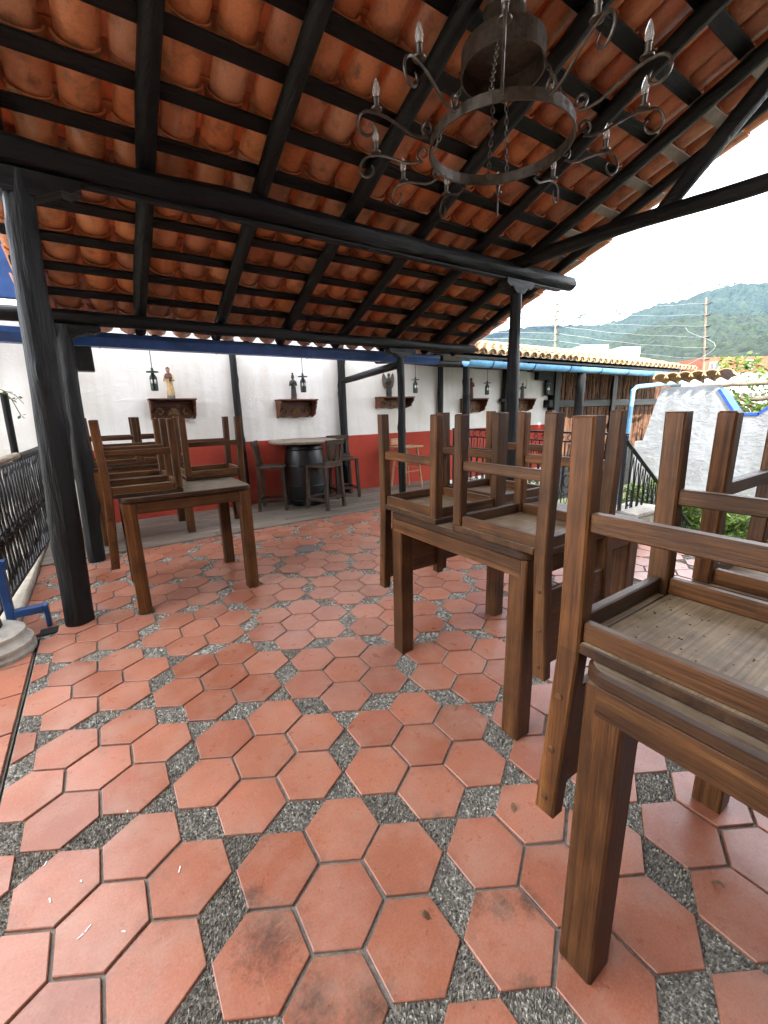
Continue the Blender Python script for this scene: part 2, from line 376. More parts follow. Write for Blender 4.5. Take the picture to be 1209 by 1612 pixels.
# stains seen on the near tiles, as floor points
def floor_pt(px, py):
    d = along(px, py, 1.0) - Vector((0, 0, CAM_H)); t = -CAM_H / d.z; return (d.x * t, d.y * t)
STAINS = tuple((*floor_pt(px, py), rr) for px, py, rr in ((425, 1475, .13), (495, 1580, .09), (585, 1590, .10), (745, 1415, .06), (790, 1425, .06), (830, 1420, .06), (395, 1415, .06), (690, 1285, .04), (1020, 1250, .03), (830, 1560, .05)))
HEX = tile_floor_mat()
def grout_mat():
    mt, n, p = new_mat('grey_grout'); v = coords(n, 'World')
    a = tnoise(n, v, 60, 5, 0.7)
    c = ramp(n, a, [(0.3, (0.11, 0.095, 0.075)), (0.6, (0.20, 0.18, 0.15)), (0.8, (0.30, 0.28, 0.245))])
    n.links.new(c, p.inputs['Base Color']); p.inputs['Roughness'].default_value = 0.9; bump(n, p, a, 0.6, 0.006); return mt
GROUT = grout_mat()
def pebble_mat():
    mt, n, p = new_mat('pebble_chips')
    at = n.nodes.new('ShaderNodeAttribute'); at.attribute_name = 'tint'
    n.links.new(at.outputs['Color'], p.inputs['Base Color']); p.inputs['Roughness'].default_value = 0.62; return mt
PEB = pebble_mat()
def rooftile_mat():
    mt, n, p = new_mat('clay_roof_tile')
    at = n.nodes.new('ShaderNodeAttribute'); at.attribute_name = 'tint'
    r = math_(n, 'FRACT', math_(n, 'ADD', objrand(n), at.outputs['Fac']))
    base = ramp(n, r, [(0, (0.42, 0.135, 0.05)), (0.25, (0.56, 0.19, 0.07)), (0.5, (0.64, 0.25, 0.10)), (0.7, (0.54, 0.22, 0.105)), (0.88, (0.42, 0.16, 0.08)), (1, (0.58, 0.29, 0.16))])
    v = coords(n, 'World'); a = tnoise(n, v, 9, 6, 0.65); b = tnoise(n, v, 70, 4, 0.7); s = tnoise(n, coords(n, 'World', (14, 2, 2)), 1.0, 4, 0.6)
    c = mixc(n, 1.0, base, ramp(n, b, [(0.3, (0.85,) * 3), (0.7, (1.15,) * 3)]), 'MULTIPLY')
    c = mixc(n, ramp(n, a, [(0.50, (0,) * 3), (0.68, (0.7,) * 3)]), c, (0.12, 0.052, 0.03))
    c = mixc(n, ramp(n, s, [(0.60, (0,) * 3), (0.75, (0.5,) * 3)]), c, (0.52, 0.38, 0.27))
    n.links.new(c, p.inputs['Base Color']); p.inputs['Roughness'].default_value = 0.36
    bump(n, p, math_(n, 'ADD', a, b), 0.3, 0.006); return mt
RTILE = rooftile_mat()
def sunroof_mat():
    mt, n, p = new_mat('sunlit_roof_tile'); v = coords(n, 'World'); a = tnoise(n, v, 5, 6, 0.65)
    c = ramp(n, a, [(0.3, (0.42, 0.23, 0.10)), (0.55, (0.58, 0.40, 0.22)), (0.8, (0.66, 0.55, 0.38))])  # pale yellow puts the sun's brightness into the tile colour
    c = mixc(n, 1.0, c, ramp(n, objrand(n), [(0, (0.8, 0.72, 0.65)), (1, (1.08, 1.05, 1.0))]), 'MULTIPLY')
    n.links.new(c, p.inputs['Base Color']); p.inputs['Roughness'].default_value = 0.8; bump(n, p, a, 0.3, 0.01); return mt
SUNTILE = sunroof_mat()
def leaf_mat(name, c0, c1, tr=0.25):
    mt, n, p = new_mat(name)
    at = n.nodes.new('ShaderNodeAttribute'); at.attribute_name = 'tint'
    c = mixc(n, at.outputs['Fac'], c0, c1); n.links.new(c, p.inputs['Base Color']); p.inputs['Roughness'].default_value = 0.5
    td = n.nodes.new('ShaderNodeBsdfTranslucent'); n.links.new(c, td.inputs[0])
    ms = n.nodes.new('ShaderNodeMixShader'); ms.inputs[0].default_value = tr
    n.links.new(p.outputs[0], ms.inputs[1]); n.links.new(td.outputs[0], ms.inputs[2])
    n.links.new(ms.outputs[0], n.nodes['Material Output'].inputs['Surface']); return mt
LEAF = leaf_mat('green_leaf', (0.05, 0.10, 0.018), (0.15, 0.22, 0.035), 0.4)
GRASSM = leaf_mat('grass_blades', (0.06, 0.11, 0.02), (0.16, 0.24, 0.05), 0.3)
DRY = plain('dry_leaf', (0.14, 0.07, 0.03), 0.8, 0, 0.4, 60)
PETAL = plain('white_petal', (0.75, 0.70, 0.68), 0.6, 0, 0.1)
def ground_mat():
    mt, n, p = new_mat('garden_soil'); v = coords(n, 'World'); a = tnoise(n, v, 0.6, 8, 0.65)
    c = ramp(n, a, [(0.35, (0.07, 0.095, 0.03)), (0.55, (0.13, 0.13, 0.06)), (0.75, (0.22, 0.19, 0.13))])
    n.links.new(c, p.inputs['Base Color']); p.inputs['Roughness'].default_value = 0.95; bump(n, p, a, 0.4, 0.05); return mt
SOIL = ground_mat()
def forest_mat(name, dark, light, sc):
    mt, n, p = new_mat(name); v = coords(n, 'World')
    a = tnoise(n, v, 0.012 * sc, 6, 0.6); b = tnoise(n, v, 0.045 * sc, 7, 0.8)
    c = ramp(n, b, [(0.40, dark), (0.60, light)])
    c = mixc(n, ramp(n, a, [(0.5, (0,) * 3), (0.68, (0.55,) * 3)]), c, (light[0] * 1.5, light[1] * 1.25, light[2] * 1.2))
    n.links.new(c, p.inputs['Base Color']); p.inputs['Roughness'].default_value = 0.95
    bump(n, p, b, 1.0, 14 / sc); return mt
FOREST = forest_mat('forest_canopy', (0.003, 0.010, 0.005), (0.030, 0.054, 0.019), 1.0)

# ------------------------------------------------------------------ floor
A = 0.12; C30, S30 = math.cos(R_(-30)), math.sin(R_(-30)); OX, OY = 0.736807, -7.066973
def lat(gx, gy):
    x, y = (gx - OX) * A, (gy - OY) * A
    return (C30 * x - S30 * y, S30 * x + C30 * y)
XL, XR, YN, YF = -0.455, 4.12, -2.2, 4.552
XL2, YL2 = -0.575, 3.16                      # the floor reaches farther left beside the twig railing
fl = MB(); fl.box((XL, YN, -0.12), (XR, YF, -0.009))
fl.box((XL2, YL2, -0.12), (XL, YF, -0.009)); floor = tag(fl.build('floor', GROUT), kind='structure')
H3 = math.sqrt(3) / 2
def inside(x, y, mrg=0.0): return (XL2 if y > YL2 else XL) + mrg < x < XR - mrg and YN < y < YF - mrg
def clip_poly(poly):
    far = sum(p[1] for p in poly) / len(poly) > YL2
    for ax, val, sg in ((0, (XL2 if far else XL) + .006, 1), (0, XR - .004, -1), (1, YF - .004, -1), (1, YN, 1)):
        o = []
        for i in range(len(poly)):
            p, q = poly[i], poly[(i + 1) % len(poly)]
            dp, dq = (p[ax] - val) * sg, (q[ax] - val) * sg
            if dp >= 0: o.append(p)
            if (dp >= 0) != (dq >= 0):
                t = dp / (dp - dq); o.append((p[0] + (q[0] - p[0]) * t, p[1] + (q[1] - p[1]) * t))
        poly = o
        if not poly: return poly
    return poly
def tile_shape(mb, poly, z=0.0, th=0.02, c=0.0022):
    cx = sum(p[0] for p in poly) / len(poly); cy = sum(p[1] for p in poly) / len(poly); n = len(poly)
    def ins(p, d):
        L = math.hypot(p[0] - cx, p[1] - cy) or 1; k = max(0, (L - d) / L); return (cx + (p[0] - cx) * k, cy + (p[1] - cy) * k)
    vs = [(*p, z - th) for p in poly] + [(*p, z - c * 0.8) for p in poly] + [(*ins(p, c), z) for p in poly]
    fs = [tuple(2 * n + i for i in range(n))]
    for k in (0, 1):
        for i in range(n): j = (i + 1) % n; fs.append((k*n+i, k*n+j, (k+1)*n+j, (k+1)*n+i))
    mb.add(vs, fs)
hexes, infill = [], []
CR = 0.953
for i in range(-16, 17):
    for j in range(-16, 17):
        fx, fy = 5 * i + 2.5 * j, 5 * H3 * j
        cw = lat(fx, fy)
        if not (XL - 1 < cw[0] < XR + 1 and YN - 1 < cw[1] < YF + 1): continue
        for k in range(7):
            dx, dy = (0, 0) if k == 6 else (math.sqrt(3) * math.cos(R_(30 + 60 * k)), math.sqrt(3) * math.sin(R_(30 + 60 * k)))
            hexes.append((fx + dx, fy + dy))
        for k in range(3):                                  # rhombi towards three neighbours
            a = R_(60 * k); mxx, myy = fx + 2.5 * math.cos(a), fy + 2.5 * math.sin(a)
            infill.append([(mxx + l * math.cos(a + b), myy + l * math.sin(a + b)) for l, b in ((.5, 0), (H3, PI / 2), (.5, PI), (H3, -PI / 2))])
        for k in range(2):
            a = R_(30 + 60 * k); tx, ty = fx + 5 / math.sqrt(3) * math.cos(a), fy + 5 / math.sqrt(3) * math.sin(a)
            infill.append([(tx + .57735 * math.cos(R_(30 + 60 * k) + q * 2 * PI / 3 + k * 0), ty + .57735 * math.sin(R_(30 + 60 * k) + q * 2 * PI / 3)) for q in range(3)])
hexpoly = [(CR * A * math.cos(R_(60 * k) + R_(-30)), CR * A * math.sin(R_(60 * k) + R_(-30))) for k in range(6)]
hm = MB(); tile_shape(hm, hexpoly); hex_mesh = hm.mesh('tile', HEX)
DARKT = plain('dark_grey_tile', (0.11, 0.085, 0.08), 0.5, 0, 0.3, 30)
hd = MB(); tile_shape(hd, hexpoly); hex_dark = hd.mesh('tile_dark', DARKT)
dark_pts = [floor_pt(488, 862), floor_pt(541, 884)]
cand, rest = [], MB()
for gx, gy in hexes:
    wx, wy = lat(gx, gy)
    poly = [(wx + p[0], wy + p[1]) for p in hexpoly]
    if not any(inside(*p) for p in poly): continue
    full = all(inside(p[0], p[1], 0.005) for p in poly)
    pr = project((wx, wy, 0)); area = 0
    if pr and -90 < pr[0] < 1300 and 500 < pr[1] < 1760: area = 1.0 / pr[2] ** 3
    cand.append((area, wx, wy, full, poly))
cand.sort(key=lambda t: -t[0])
seen = 0
for area, wx, wy, full, poly in cand:
    z = rnd(-0.0012, 0.0012)
    if area > 0 and (seen < 298 or any(math.hypot(wx - d[0], wy - d[1]) < 0.1 for d in dark_pts)):
        seen += 1
        if full:
            isd = any(math.hypot(wx - d[0], wy - d[1]) < 0.1 for d in dark_pts)
            o = link('tile', hex_dark if isd else hex_mesh, floor)
            o.matrix_local = Matrix.Translation((wx + rnd(-.0012, .0012), wy + rnd(-.0012, .0012), z)) @ Matrix.Rotation(rnd(-.006, .006), 4, 'Z') @ Matrix.Rotation(rnd(-.006, .006), 4, 'X') @ Matrix.Rotation(rnd(-.006, .006), 4, 'Y')
        else:
            q = clip_poly(poly)
            if len(q) > 2:
                mb = MB(); tile_shape(mb, q, z); mb.build('tile', HEX, floor)
    else:
        q = poly if full else clip_poly(poly)
        if len(q) > 2:
            rest.col = (random.random(),) * 3; tile_shape(rest, q, z)
tag(rest.build('far_tiles', HEX, floor), kind='stuff')
# broken chips of pebble set in the gaps
peb = MB()
oct_f = [(0,2,4),(2,1,4),(1,3,4),(3,0,4)]
for pol in infill:
    wp = [lat(*p) for p in pol]
    cx = sum(p[0] for p in wp) / len(wp); cy = sum(p[1] for p in wp) / len(wp)
    if not inside(cx, cy, -0.05): continue
    pr = project((cx, cy, 0))
    if not pr or not (-120 < pr[0] < 1330 and pr[1] < 1800): continue
    step = 0.0056 if pr[2] < 1.45 else (0.0078 if pr[2] < 2.3 else 0.014)
    wp = [(cx + (p[0] - cx) * 1.10, cy + (p[1] - cy) * 1.10) for p in wp]
    ar = sum(wp[i][0] * wp[(i+1) % len(wp)][1] - wp[(i+1) % len(wp)][0] * wp[i][1] for i in range(len(wp)))
    if ar < 0: wp.reverse()
    x0, x1 = min(p[0] for p in wp), max(p[0] for p in wp); y0, y1 = min(p[1] for p in wp), max(p[1] for p in wp)
    base_ang = rnd(0, PI)
    y = y0
    while y < y1:
        x = x0
        while x < x1:
            px, py = x + rnd(-.5, .5) * step, y + rnd(-.5, .5) * step
            ok = True
            for i in range(len(wp)):
                p, q = wp[i], wp[(i+1) % len(wp)]
                if (q[0]-p[0]) * (py-p[1]) - (q[1]-p[1]) * (px-p[0]) < 0.0004 * math.hypot(q[0]-p[0], q[1]-p[1]): ok = False; break
            if ok and inside(px, py, 0.004):
                L = step * rnd(0.7, 1.3); W = step * rnd(0.32, 0.62); hgt = rnd(0.003, 0.0078); a = base_ang + rnd(-0.9, 0.9)
                ca, sa = math.cos(a), math.sin(a); g = random.choice((0.08, 0.10, 0.13, 0.16, 0.19, 0.23, 0.28, 0.38)) * rnd(.8, 1.2)
                peb.col = (g * 1.06, g * 0.97, g * 0.80)
                peb.add([(px + ca*L, py + sa*L, -.009), (px - ca*L, py - sa*L, -.009), (px - sa*W, py + ca*W, -.009), (px + sa*W, py - ca*W, -.009), (px + rnd(-.2,.2)*L, py + rnd(-.2,.2)*L, -.009 + hgt)], oct_f)
            x += step
        y += step
pb = tag(peb.build('pebble_infill', PEB, floor, fix=False), kind='stuff')

# left side floor, kerbs, deck, lower ground
tag(MB().box((XL - 1.6, 0.2, -0.14), (XL - 0.012, 3.35, -0.022)).build('side_floor', GROUT), kind='structure')
sfloor = bpy.data.objects['side_floor']
for i in range(4):
    for j in range(10):
        x = XL - 0.02 - i * 0.33; y = 0.25 + j * 0.31
        mb = MB(); tile_shape(mb, [(x - .32, y), (x, y), (x, y + .30), (x - .32, y + .30)], -0.006 + rnd(-.001, .001)); mb.build('tile', HEX, sfloor)
deck = tag(MB().box((-.576, YF + .004, -0.10), (4.9, 5.90, -0.020)).build('deck', PLANK), kind='structure')
for i in range(10):
    x = -.575
    while x < 4.85:
        L = rnd(1.4, 2.4); x1 = min(4.9, x + L)
        MB().cbox((x + .002, YF + .005 + i * .1345, -.018), (x1 - .002, YF + .005 + i * .1345 + .131, .012 + rnd(-.002, .002)), .003).build('plank', PLANK, deck)
        x = x1
tag(MB().cbox((-.79, 3.18, -.9), (-.58, 5.89, .045), .01).build('railing_kerb', KERB), kind='structure')
tag(MB().box((-9, -2.5, -1.0), (-.80, 9, -.60)).build('paving', KERB), kind='structure')
kerb = tag(MB().cbox((XR + .004, -2.2, -.95), (XR + .17, 4.60, .015), .012).build('kerb', KERB), kind='structure')
gr = MB(); 
gr.add([(-600, -600, -0.97), (7500, -600, -0.97), (7500, 7500, -0.97), (-600, 7500, -0.97)], [(0, 1, 2, 3)])
tag(gr.build('ground', SOIL, fix=False), kind='structure')
gb = MB()
for i in range(9000):
    x, y = rnd(4.9, 8.9), rnd(-1.0, 4.4); a = rnd(0, 2 * PI); h = rnd(.06, .2); w_ = rnd(.006, .012); t = random.random(); gb.col = (t, t, t)
    ca, sa = math.cos(a), math.sin(a); lx, ly = rnd(-.08, .08), rnd(-.08, .08)
    gb.add([(x - ca*w_, y - sa*w_, -.97), (x + ca*w_, y + sa*w_, -.97), (x + lx*.4 + ca*w_*.6, y + ly*.4 + sa*w_*.6, -.97 + h*.6), (x + lx, y + ly, -.97 + h)], [(0, 1, 2), (0, 2, 3)])
tag(gb.build('grass', GRASSM, fix=False), 'bright green grass in the sunken garden beyond the railing', 'grass', kind='stuff')

# ------------------------------------------------------------------ walls
WY = 5.90
wall = empty('plaster_wall', (3, WY, 0), 'long white plaster wall with red lower band behind the bar stools', 'wall')
def wpart(name, a, b, mt, par=wall, c=0.004): 
    o = MB().cbox(a, b, c).build(name, mt, par); o.location = -Vector(par.location); return o
wpart('white_plaster', (-3.6, WY, -0.3), (8.27, WY + .22, 2.26), WHITE)
rb = MB(); xs = [-.16 + i * 0.12 for i in range(100)]; xs = [x for x in xs if x < 8.26]
top = [(x, 0.885 + 0.006 * noise.noise(Vector((x * 3, 1, 0)))) for x in xs]
rb.prism([(xs[0], -.05)] + [(xs[-1], -.05)] + list(reversed(top)), lambda u, v, w_: (u, WY - .004 + w_ * .003 , v))
o = rb.build('red_band', RED, wall); o.location = -Vector(wall.location)
# tall house behind the patio (out of view) that keeps the patio in shade
tag(MB().box((-14, -9, -1), (4.3, -2.6, 9.6)).build('wall_behind_patio', PLANK), kind='structure')

tag(MB().box((4.6, -9, -1), (11, -1.1, 2.2)).build('right_light_blocker', PLANK), kind='structure')  # unseen block, added to cut low sky light from behind right
tag(MB().box((-6, -9, -1), (-1.3, -.2, 2.2)).build('left_light_blocker', PLANK), kind='structure')  # its left counterpart, also out of view and added to hold back light

# ------------------------------------------------------------------ main roof
SL = 0.4033; CO = 1 / math.sqrt(1 + SL * SL); SI = SL * CO
DV, NV = Vector((0, CO, -SI)), Vector((0, SI, CO))
def rz(y): return 2.628 - SL * (y - 3.1)
def rp(x, y, n=0.0): return Vector((x, y, rz(y))) + NV * n
RX0, RX1, RY0, RY1 = -0.345, 4.70, -0.7, 4.74
roof = empty('tiled_roof', (2, 3, 2.7), 'large clay tile patio roof seen from below on black rafters', 'roof')
ROFF = Matrix.Translation(-Vector(roof.location))
def hewn(mb, p, q, r, n=18, amp=0.006, seed=0, dent=0.10, per=0.045, sharp=0.35):
    p, q = Vector(p), Vector(q); d = q - p; L = d.length; t = d.normalized(); u = t.orthogonal().normalized(); v = t.cross(u); sg = max(4, int(L / per)); vs = []; fs = []
    for i in range(sg + 1):
        s = L * i / sg; off = u * amp * 2 * noise.noise(Vector((s * 1.2, seed, 1))) + v * amp * 2 * noise.noise(Vector((s * 1.2, seed, 5)))
        rr = r * (1 + dent * .8 * noise.noise(Vector((s * 1.7, seed, 9))))
        for k in range(n):
            a = 2 * PI * k / n; fl_ = 1.0 - sharp * .16 * abs(math.sin(2 * a + 3 * noise.noise(Vector((s * .5, seed, 2)))))      # adzed flats
            w_ = rr * fl_ * (1 + dent * (.75 * noise.noise(Vector((math.cos(a) * 1.6 + seed, math.sin(a) * 1.6, s * 2.6))) + .35 * noise.noise(Vector((math.cos(a) * 5 + seed, math.sin(a) * 5, s * 3.5)))))
            vs.append(p + t * s + off + (u * math.cos(a) + v * math.sin(a)) * w_)
    for i in range(sg):
        for k in range(n): k2 = (k + 1) % n; fs.append((i*n+k, i*n+k2, (i+1)*n+k2, (i+1)*n+k))
    fs.append(tuple(range(n - 1, -1, -1))); fs.append(tuple(sg*n + k for k in range(n)))
    return mb.add(vs, fs)
def wobble_tube(mb, p, q, r, n=10, seg=16, amp=0.006, seed=0, rvar=0.12):
    p, q = Vector(p), Vector(q); d = (q - p); L = d.length; pts, rs = [], []
    sg = max(3, int(seg))
    for i in range(sg + 1):
        t = i / sg
        off = Vector((noise.noise(Vector((t * L * 1.6, seed, 0))), noise.noise(Vector((t * L * 1.6, seed, 7))), noise.noise(Vector((t * L * 1.6, seed, 13))))) * amp * 2
        pts.append(p + d * t + off); rs.append(r * (1 + rvar * noise.noise(Vector((t * L * 3.2, seed + 31, 3)))))
    return mb.tube(pts, rs, n)
rafter_x = [-0.21 + 0.675 * i for i in range(7)]
for i, x in enumerate(rafter_x + [4.36]):
    mb = MB(); hewn(mb, rp(x, RY0, .05), rp(x, RY1 - .02, .05), 0.053 if i < 7 else .047, 12, 0.007, i * 3.3, .09, .08)
    o = mb.build('rafter', TIM[1], roof, True); o.matrix_local = ROFF
EXPO = 0.271
rows = []
y = RY1 - 0.10
while y > RY0: rows.append(y); y -= EXPO
lightb = plain('light_catching_batten', (0.23, 0.20, 0.165), 0.7, 0, 0.3, 14, 0.2)  # paler grey paints in the light caught by the right batten ends
for i, y in enumerate(rows):
    M = Matrix.Translation(rp(0, y, .101)) @ Matrix(((1, 0, 0, 0), (0, CO, SI, 0), (0, -SI, CO, 0), (0, 0, 0, 1)))
    MB().cbox((RX0 + .02, -.042, 0), (3.80, .042, .018), .003, M).build('batten', TIM[0], roof).matrix_local = ROFF
    MB().cbox((3.80, -.040 , .0005), (RX1 - .12 + rnd(-.02, .02), .040, .0175), .003, M).build('batten', lightb if i > 5 else TIM[0], roof).matrix_local = ROFF
def barrel_tile(mb, L, w0, w1, sag, th, up, lift=0.0, M=None, n=7):
    """open half barrel along +y; up=+1 cover, -1 pan"""
    ring = []
    for yy, w_, lf in ((0, w0, 0), (L, w1, lift)):
        for t in (0, th):
            for k in range(n + 1):
                a = PI * k / n
                ring.append(Vector((math.cos(a) * (w_ + t), yy, up * (math.sin(a) * (sag * w_ / w0) + t * math.sin(a)) + lf)))
    if M: ring = [M @ v for v in ring]
    N = n + 1; fs = []
    for k in range(n):
        fs.append((k, k + 1, 2*N + k + 1, 2*N + k)); fs.append((N + k, 3*N + k, 3*N + k + 1, N + k + 1))
        fs.append((k, N + k, N + k + 1, k + 1)); fs.append((2*N + k, 2*N + k + 1, 3*N + k + 1, 3*N + k))
    for k in (0, n): fs.append((k, 2*N + k, 3*N + k, N + k))
    mb.add(ring, fs)
TL = 0.37
pan = MB(); barrel_tile(pan, TL, .090, .079, .058, .012, -1, .024); pan_mesh = pan.mesh('pan_tile', RTILE, True)
PITCH = 0.225
BASIS = Matrix(((1, 0, 0, 0), (0, DV.y, NV.y, 0), (0, DV.z, NV.z, 0), (0, 0, 0, 1)))
pans, restt = [], MB()
ncol = int((RX1 - RX0) / PITCH)
for c in range(ncol + 1):
    x = RX0 + 0.09 + c * PITCH
    for y in rows + [rows[-1] - EXPO]:
        jx = rnd(-.009, .009)
        M = Matrix.Translation(rp(x + jx, y - .035, .122 + .072) ) @ BASIS @ Matrix.Rotation(rnd(-.025, .025), 4, 'Z') @ Matrix.Rotation(rnd(-.006, .006), 4, 'X')
        pr = project(M.translation); area = 0
        if pr and -150 < pr[0] < 1350 and -200 < pr[1] < 640: area = 1 / pr[2] ** 2
        pans.append((area, M))
        M2 = Matrix.Translation(rp(x + PITCH / 2 + rnd(-.006, .006), y - .05, .122 + .050)) @ BASIS @ Matrix.Rotation(rnd(-.02, .02), 4, 'Z')
        if x + PITCH / 2 < RX1 + .02:
            restt.col = (random.random(),) * 3
            barrel_tile(restt, TL, .070, .082, .055, .012, 1, .022, M2)
    restt.col = (random.random(),) * 3
pans.sort(key=lambda t: -t[0])
for i, (ar, M) in enumerate(pans):
    if ar > 0 and i < 298: link('pan_tile', pan_mesh, roof, ROFF @ M)
    else:
        restt.col = (random.random(),) * 3; barrel_tile(restt, TL, .090, .079, .058, .012, -1, .024, M)
o = tag(restt.build('cover_tiles', RTILE, roof, True), kind='stuff'); o.matrix_local = ROFF
# far slope of the roof behind the camera, down to the house
MB().add([rp(RX0, RY0, .2), rp(RX1, RY0, .2), (RX1, -2.62, rz(RY0) - .6), (RX0, -2.62, rz(RY0) - .6)], [(0, 1, 2, 3)]).build('rear_slope', RTILE, roof, fix=False).matrix_local = ROFF

# ------------------------------------------------------------------ posts and beams
def post(label, x, y, top, r, lean=(0, 0), seed=0, bracket=None, name='timber_post', base=0.0, square=False):
    e = empty(name, (x, y, base), label, 'post', 'black timber posts')
    mb = MB(); n = 20; sg = 60; vs = []; fs = []; Hh = top - base
    knots = [(rnd(.08, .95) * Hh, rnd(0, 2 * PI), rnd(.12, .26)) for _ in range(11)]
    for i in range(sg + 1):
        t = i / sg; z = Hh * t
        ox = lean[0] * t + .016 * noise.noise(Vector((z * 1.3, seed, 1))); oy = lean[1] * t + .016 * noise.noise(Vector((z * 1.3, seed, 9)))
        rr = r * (1.08 - .15 * t + .05 * noise.noise(Vector((z * 2.4, seed, 21))))
        for k in range(n):
            a = 2 * PI * k / n; w_ = 1 + .15 * noise.noise(Vector((math.cos(a) * 1.3 + seed, math.sin(a) * 1.3, z * 1.6))) + .09 * noise.noise(Vector((math.cos(a) * 4, math.sin(a) * 4 + seed, z * 2.2)))
            for kz, ka, kh in knots:
                da = (a - ka + PI) % (2 * PI) - PI
                w_ += kh * math.exp(-((z - kz) / .045) ** 2 - (da / .45) ** 2)
            vs.append((ox + rr * w_ * math.cos(a), oy + rr * w_ * math.sin(a), z))
    for i in range(sg):
        for k in range(n): k2 = (k + 1) % n; fs.append((i*n+k, i*n+k2, (i+1)*n+k2, (i+1)*n+k))
    fs.append(tuple(range(n - 1, -1, -1))); fs.append(tuple(sg*n + k for k in range(n)))
    mb.add(vs, fs); mb.build('shaft', TIM[2], e, True)
    if bracket:
        bw, bh, bd = bracket
        z1 = top - base + .002; pl = [(-bw, z1), (bw, z1), (bw, z1 - bh * .35), (bw - .05, z1 - bh * .62), (bw - .09, z1 - bh * .55), (r * .9, z1 - bh), (-r * .9, z1 - bh), (-bw + .09, z1 - bh * .55), (-bw + .05, z1 - bh * .62), (-bw, z1 - bh * .35)]
        b = MB(); b.prism(pl, lambda u, v, w_: (u + lean[0], lean[1] - bd + 2 * bd * w_, v)); b.build('bracket', TIM[0], e)
    return e
AY, BY = 3.10, 4.43
post('thick crooked black post at left holding the upper beam', -0.265, 3.115, 2.475, .074, (.12, -.01), 1, (.27, .11, .06))
post('second black post at left, just behind the thick crooked one', -0.165, 4.45, 1.975, .066, (.06, -.02), 3, (.26, .10, .05))
post('slim straight black post in front of the angel statue', 3.235, BY, 1.975, .046, (0, 0), 5, (.20, .10, .05))
post('tall black post right of centre under the upper beam end', 3.735, AY, 2.475, .062, (-.03, 0), 4, (.20, .12, .06))
def beam(label, p, q, r, seed, seg=30, name='timber_beam', squ=True, end_cut=None):
    mb = MB(); hewn(mb, p, q, r, 18, .010, seed * 1.7, .13, .05, .6)
    o = mb.build(name, TIM[0] if abs(q[0] - p[0]) > abs(q[1] - p[1]) else TIM[1], None, True)
    return tag(o, label, 'beam', 'black roof beams')
beam('long upper black beam crossing under the rafters', (-0.75, AY, 2.562), (4.62, AY, 2.562), .076, 2)
tag(MB().cbox((-.05, AY - .03, 2.470), (4.40, AY + .035, 2.4885), .004).build('timber_board', TIM[0]), 'thin black board fixed under the long upper beam', 'board')
beam('long lower black beam just above the dark blue gutter', (-0.75, BY, 2.04), (4.47, BY, 2.04), .060, 6)
beam('round black tie beam reaching right from the tall post', (3.72, 3.35, 2.655), (3.72, 0.3, 2.585), .060, 9)
beam('black diagonal strut rising from the tie beam to the roof', (3.72, 1.80, 2.63), (3.72, 0.95, 3.46), .058, 12, 10, 'timber_strut')
# blue gutter below the main roof
def gutter_box(label, x0, x1, y, z0, z1, mt):
    e = empty('gutter', ((x0 + x1) / 2, y, z0), label, 'gutter', 'roof gutters')
    w0, w1, h = .055, .085, z1 - z0; t = .004
    prof = [(-w0, 0), (w0, 0), (w1, h), (w1 - t, h), (w0 - t, t), (-w0 + t, t), (-w1 + t, h), (-w1, h), (-w1, h * .62)]
    hw = (x1 - x0) / 2
    mb = MB(); mb.prism(prof, lambda u, v, w_: (-hw + 2 * hw * w_, u, v)); mb.build('trough', mt, e)
    x = -hw + .5
    while x < hw:
        b = MB(); b.prism([(-w0 - .004, -.004), (w0 + .004, -.004), (w1 + .005, h + .004), (w1 + .001, h + .004), (w0, 0), (-w0, 0), (-w1 - .001, h + .004), (-w1 - .005, h + .004)], lambda u, v, w_: (x - .006 + .012 * w_, u, v)); b.build('strap', mt, e)
        x += 1.02
    return e
gutter_box('dark blue box gutter under the tile eave above the bar', -2.4, 4.12, 4.80, 1.868, 1.985, BLUE)

# ------------------------------------------------------------------ porch roof over the bar
PS = 0.26
def pz(y): return 2.02 + PS * (y - 4.82)
porch = empty('porch_roof', (6, 5.4, 2.2), 'low sunlit tile roof with scalloped eave behind the right gutter', 'roof')
POFF = Matrix.Translation(-Vector(porch.location))
dk = MB(); dk.add([(4.15, 4.86, pz(4.86)), (12.4, 4.86, pz(4.86)), (12.4, 6.9, pz(6.9)), (4.15, 6.9, pz(6.9)),
                   (4.15, 4.86, pz(4.86) - .03), (12.4, 4.86, pz(4.86) - .03), (12.4, 6.9, pz(6.9) - .03), (4.15, 6.9, pz(6.9) - .03)],
                  [(0, 1, 2, 3), (7, 6, 5, 4), (0, 4, 5, 1), (1, 5, 6, 2), (2, 6, 7, 3), (3, 7, 4, 0)])
dk.build('roof_boards', TIM[0], porch).matrix_local = POFF
SHEET, n_, p_ = new_mat('translucent_roof_sheet'); tb = n_.nodes.new('ShaderNodeBsdfTranslucent'); tb.inputs[0].default_value = (0.88, 0.89, 0.90, 1)
ms_ = n_.nodes.new('ShaderNodeMixShader'); ms_.inputs[0].default_value = 0.9; p_.inputs['Base Color'].default_value = (0.8, 0.81, 0.82, 1); p_.inputs['Roughness'].default_value = 0.5
n_.links.new(p_.outputs[0], ms_.inputs[1]); n_.links.new(tb.outputs[0], ms_.inputs[2]); n_.links.new(ms_.outputs[0], n_.nodes['Material Output'].inputs['Surface'])
